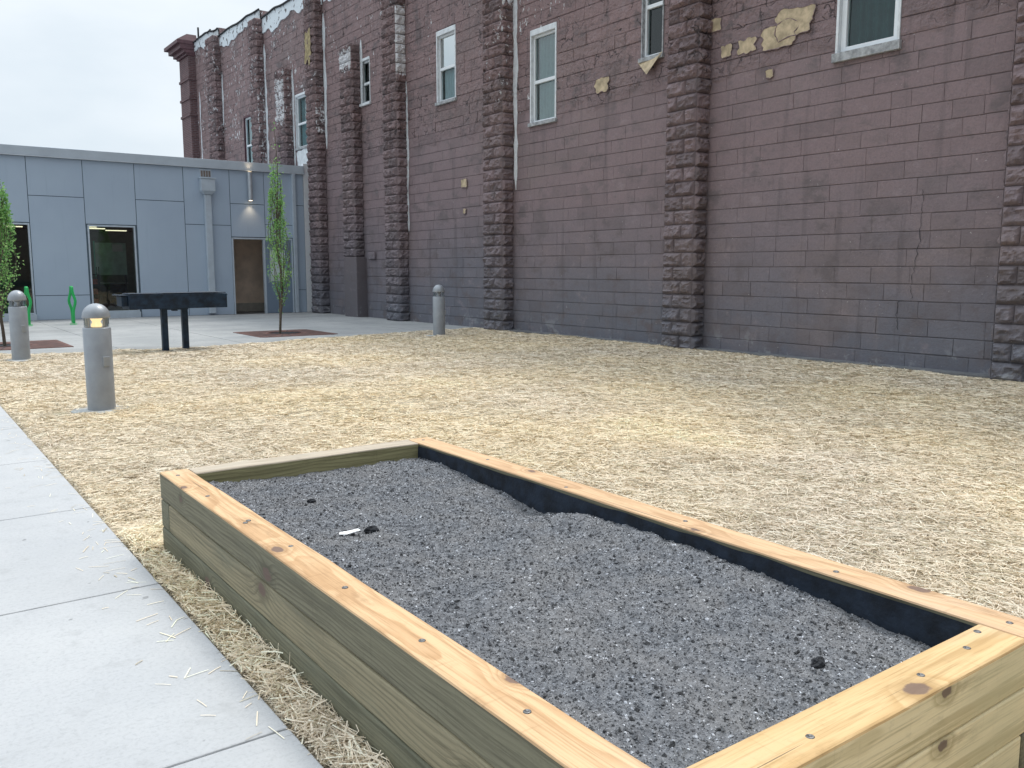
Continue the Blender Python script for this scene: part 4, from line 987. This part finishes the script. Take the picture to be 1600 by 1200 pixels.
# ------------------------------------------------------------------ tree grates and trees
def grate(cx, cy, label, sx=1.75, sy=1.9):
    t = thing('tree_grate', (cx, cy, 0), label, 'tree grate', 'rusty tree grates in the plaza')
    V = []; m = MB(); hx, hy = sx/2, sy/2
    n = 48; ro, ri = .36, .30
    pr = []
    for k in range(n):
        a = 2*math.pi*k/n; ca, sa = math.cos(a), math.sin(a); q = 1/max(abs(ca)/hx, abs(sa)/hy)
        pr.append(((ca*q, sa*q), (ca*ro, sa*ro)))
    vs_ = [(p[0][0], p[0][1], .014) for p in pr]+[(p[1][0], p[1][1], .014) for p in pr]+[(p[1][0], p[1][1], -.03) for p in pr]+[(p[0][0], p[0][1], -.0) for p in pr]
    fs = []
    for k in range(n):
        k2 = (k+1) % n; fs += [(k, k2, n+k2, n+k), (n+k, n+k2, 2*n+k2, 2*n+k), (3*n+k, 3*n+k2, k2, k)]
    m.add(vs_, fs); m.build('plate', M_RUST, t)
    m = MB(); m.lathe([(ro+.03, .0145), (ro+.03, .022), (ro-.005, .022), (ro-.005, .0145)], 40); m.f = m.f[:-2]; m.m = m.m[:-2]; m.sm = m.sm[:-2]; m.build('ring', M_RUST, t)
    m = MB()
    for k in range(28):
        a = 2*math.pi*k/28; ca, sa = math.cos(a), math.sin(a); q = 1/max(abs(ca)/hx, abs(sa)/hy)-.08
        d_ = Vector((ca, sa, 0)); p_ = Vector((-sa, ca, 0))*.012; A_ = d_*.48; B_ = d_*q
        m.add([A_-p_+Vector((0,0,.0165)), A_+p_+Vector((0,0,.0165)), B_+p_+Vector((0,0,.0165)), B_-p_+Vector((0,0,.0165))], [(0, 1, 2, 3)])
    m.build('slots', M_DARK, t)
    m = MB(); m.lathe([(.359, -.02), (.357, .0095), (.02, .0115)], 24); m.build('soil_pit', M_CLOD, t)
grate(7.22, 18.5, 'rusty square tree grate round the thin tree in front of the door'); grate(1.85, 18.5, 'rusty square tree grate round the leafy tree at the left', 1.9, 1.9)

def tree(x, y, h, label, width, nleaf, nbr, seed, bot=.35):
    rg = np.random.default_rng(seed); t = thing('columnar_tree', (x, y, 0), label, 'tree', 'slim upright young trees in the plaza')
    m = MB(); rr = random.Random(seed)
    tp = [(.03*math.sin(k*.9+seed), .03*math.cos(k*1.1), h*.97*k/12) for k in range(13)]
    m.tube(tp, [max(.005, .030*(1-.8*k/12)) for k in range(13)], 8); m.build('trunk', M_BARK, t)
    prof = lambda s: np.interp(s, [0, .08, .22, .38, .55, .8, 1], np.array([.40, .70, .95, 1., .62, .36, .12]))*width
    m = MB(); tips = []
    for k in range(nbr):
        s0 = rr.uniform(.0, .72); z0 = bot+s0*(h-bot)*.9; ln = rr.uniform(.45, 1.0)*(h-z0)*.55; a = rr.uniform(0, 6.28)
        pts = []
        for j in range(7):
            u = j/6; zz_ = z0+ln*u; ss = (zz_-bot)/(h-bot); rd = float(prof(min(1, ss)))*.85*min(1, u*1.6)*rr.uniform(.75, 1.1)
            pts.append((rd*math.cos(a+.3*u)+tp[min(12, int(zz_/h*12))][0], rd*math.sin(a+.3*u)+tp[min(12, int(zz_/h*12))][1], zz_))
        m.tube(pts, [.009*(1-.75*j/6) for j in range(7)], 5); tips.append(np.array(pts))
    m.build('branches', M_BARK, t)
    seg = np.concatenate([np.stack([tp_[i]+(tp_[i+1]-tp_[i])*f_ for f_ in (0, .33, .66)]) for tp_ in tips for i in range(1, 6)])
    seg = np.concatenate([seg, np.array([tp[k] for k in range(2, 13)])])
    c = seg[rg.integers(0, len(seg), nleaf)]+rg.normal(0, 1, (nleaf, 3))*np.array([.045, .045, .05])
    ss = np.clip((c[:, 2]-bot)/(h-bot), 0, 1); rad = np.hypot(c[:, 0], c[:, 1]); lim = prof(ss)*1.08; k_ = np.minimum(1, lim/np.maximum(rad, 1e-4)); c[:, 0] *= k_; c[:, 1] *= k_
    c = c[(c[:, 2] > bot*.8) & (vn(c[:, 0]*9, c[:, 1]*9, c[:, 2]*5, seed) > -.22)]; nl_ = len(c)
    L = rg.uniform(.034, .070, nl_); W = L*rg.uniform(.42, .6, nl_)
    d1 = rg.normal(0, 1, (nl_, 3)); d1[:, 2] -= .2; d1 /= np.linalg.norm(d1, axis=1)[:, None]
    d2 = np.cross(d1, rg.normal(0, 1, (nl_, 3))); d2 /= np.linalg.norm(d2, axis=1)[:, None]; d3 = np.cross(d1, d2)
    fold = d3*(W*.25)[:, None]
    V = np.stack([c, c+d1*(L*.5)[:, None]+d2*(W*.5)[:, None]+fold, c+d1*L[:, None], c+d1*(L*.5)[:, None]-d2*(W*.5)[:, None]+fold], 1).reshape(-1, 3)
    i0 = np.arange(nl_)*4; F = np.concatenate([np.stack([i0, i0+1, i0+2], 1), np.stack([i0, i0+2, i0+3], 1)])
    tint = np.repeat(np.clip(rg.random(nl_)*.8+.25*vn(c[:, 0]*6, c[:, 1]*6, c[:, 2]*3, seed), 0, 1), 4)[:, None]*np.ones((1, 3))
    link('crown', np_mesh('crown', V, F, False, tint), M_LEAF, t)
tree(7.12, 18.42, 4.55, 'thin young columnar tree with sparse leaves in front of the door', .30, 3300, 40, 5, .20)
tree(1.76, 18.42, 3.9, 'dense leafy columnar tree at the left edge behind a bollard light', .44, 7500, 60, 8, .3)

# ------------------------------------------------------------------ added block behind the viewer: dims faces turned that way, shows in glass
t = thing('added_shade_building', (2, -13, 0), 'added red brick building behind the viewer, unseen, to shade surfaces facing it', 'building')
m = MB(); m.box(-14, 9.5, -10, 0, 0, 9.5); m.build('wall', M_BRICK, t)
m = MB(); m.box(-14.1, 9.6, -10.1, .12, 9.501, 9.8); m.build('parapet', M_LEDGE, t)
for k in range(7):
    for z_ in (1.2, 4.6):
        fr = MB(); c = -12+k*3.2; fr.box(c-.55, c+.55, -.02, .05, z_, z_+1.8); fr = fr.build('window', M_VINYL, t)
        pn = MB(); pn.box(c-.47, c+.47, .051, .06, z_+.08, z_+1.72); pn.build('pane', plain('dark_pane', (.02, .03, .035), .1) if k+z_ < 1.3 else bpy.data.materials['dark_pane'], fr)
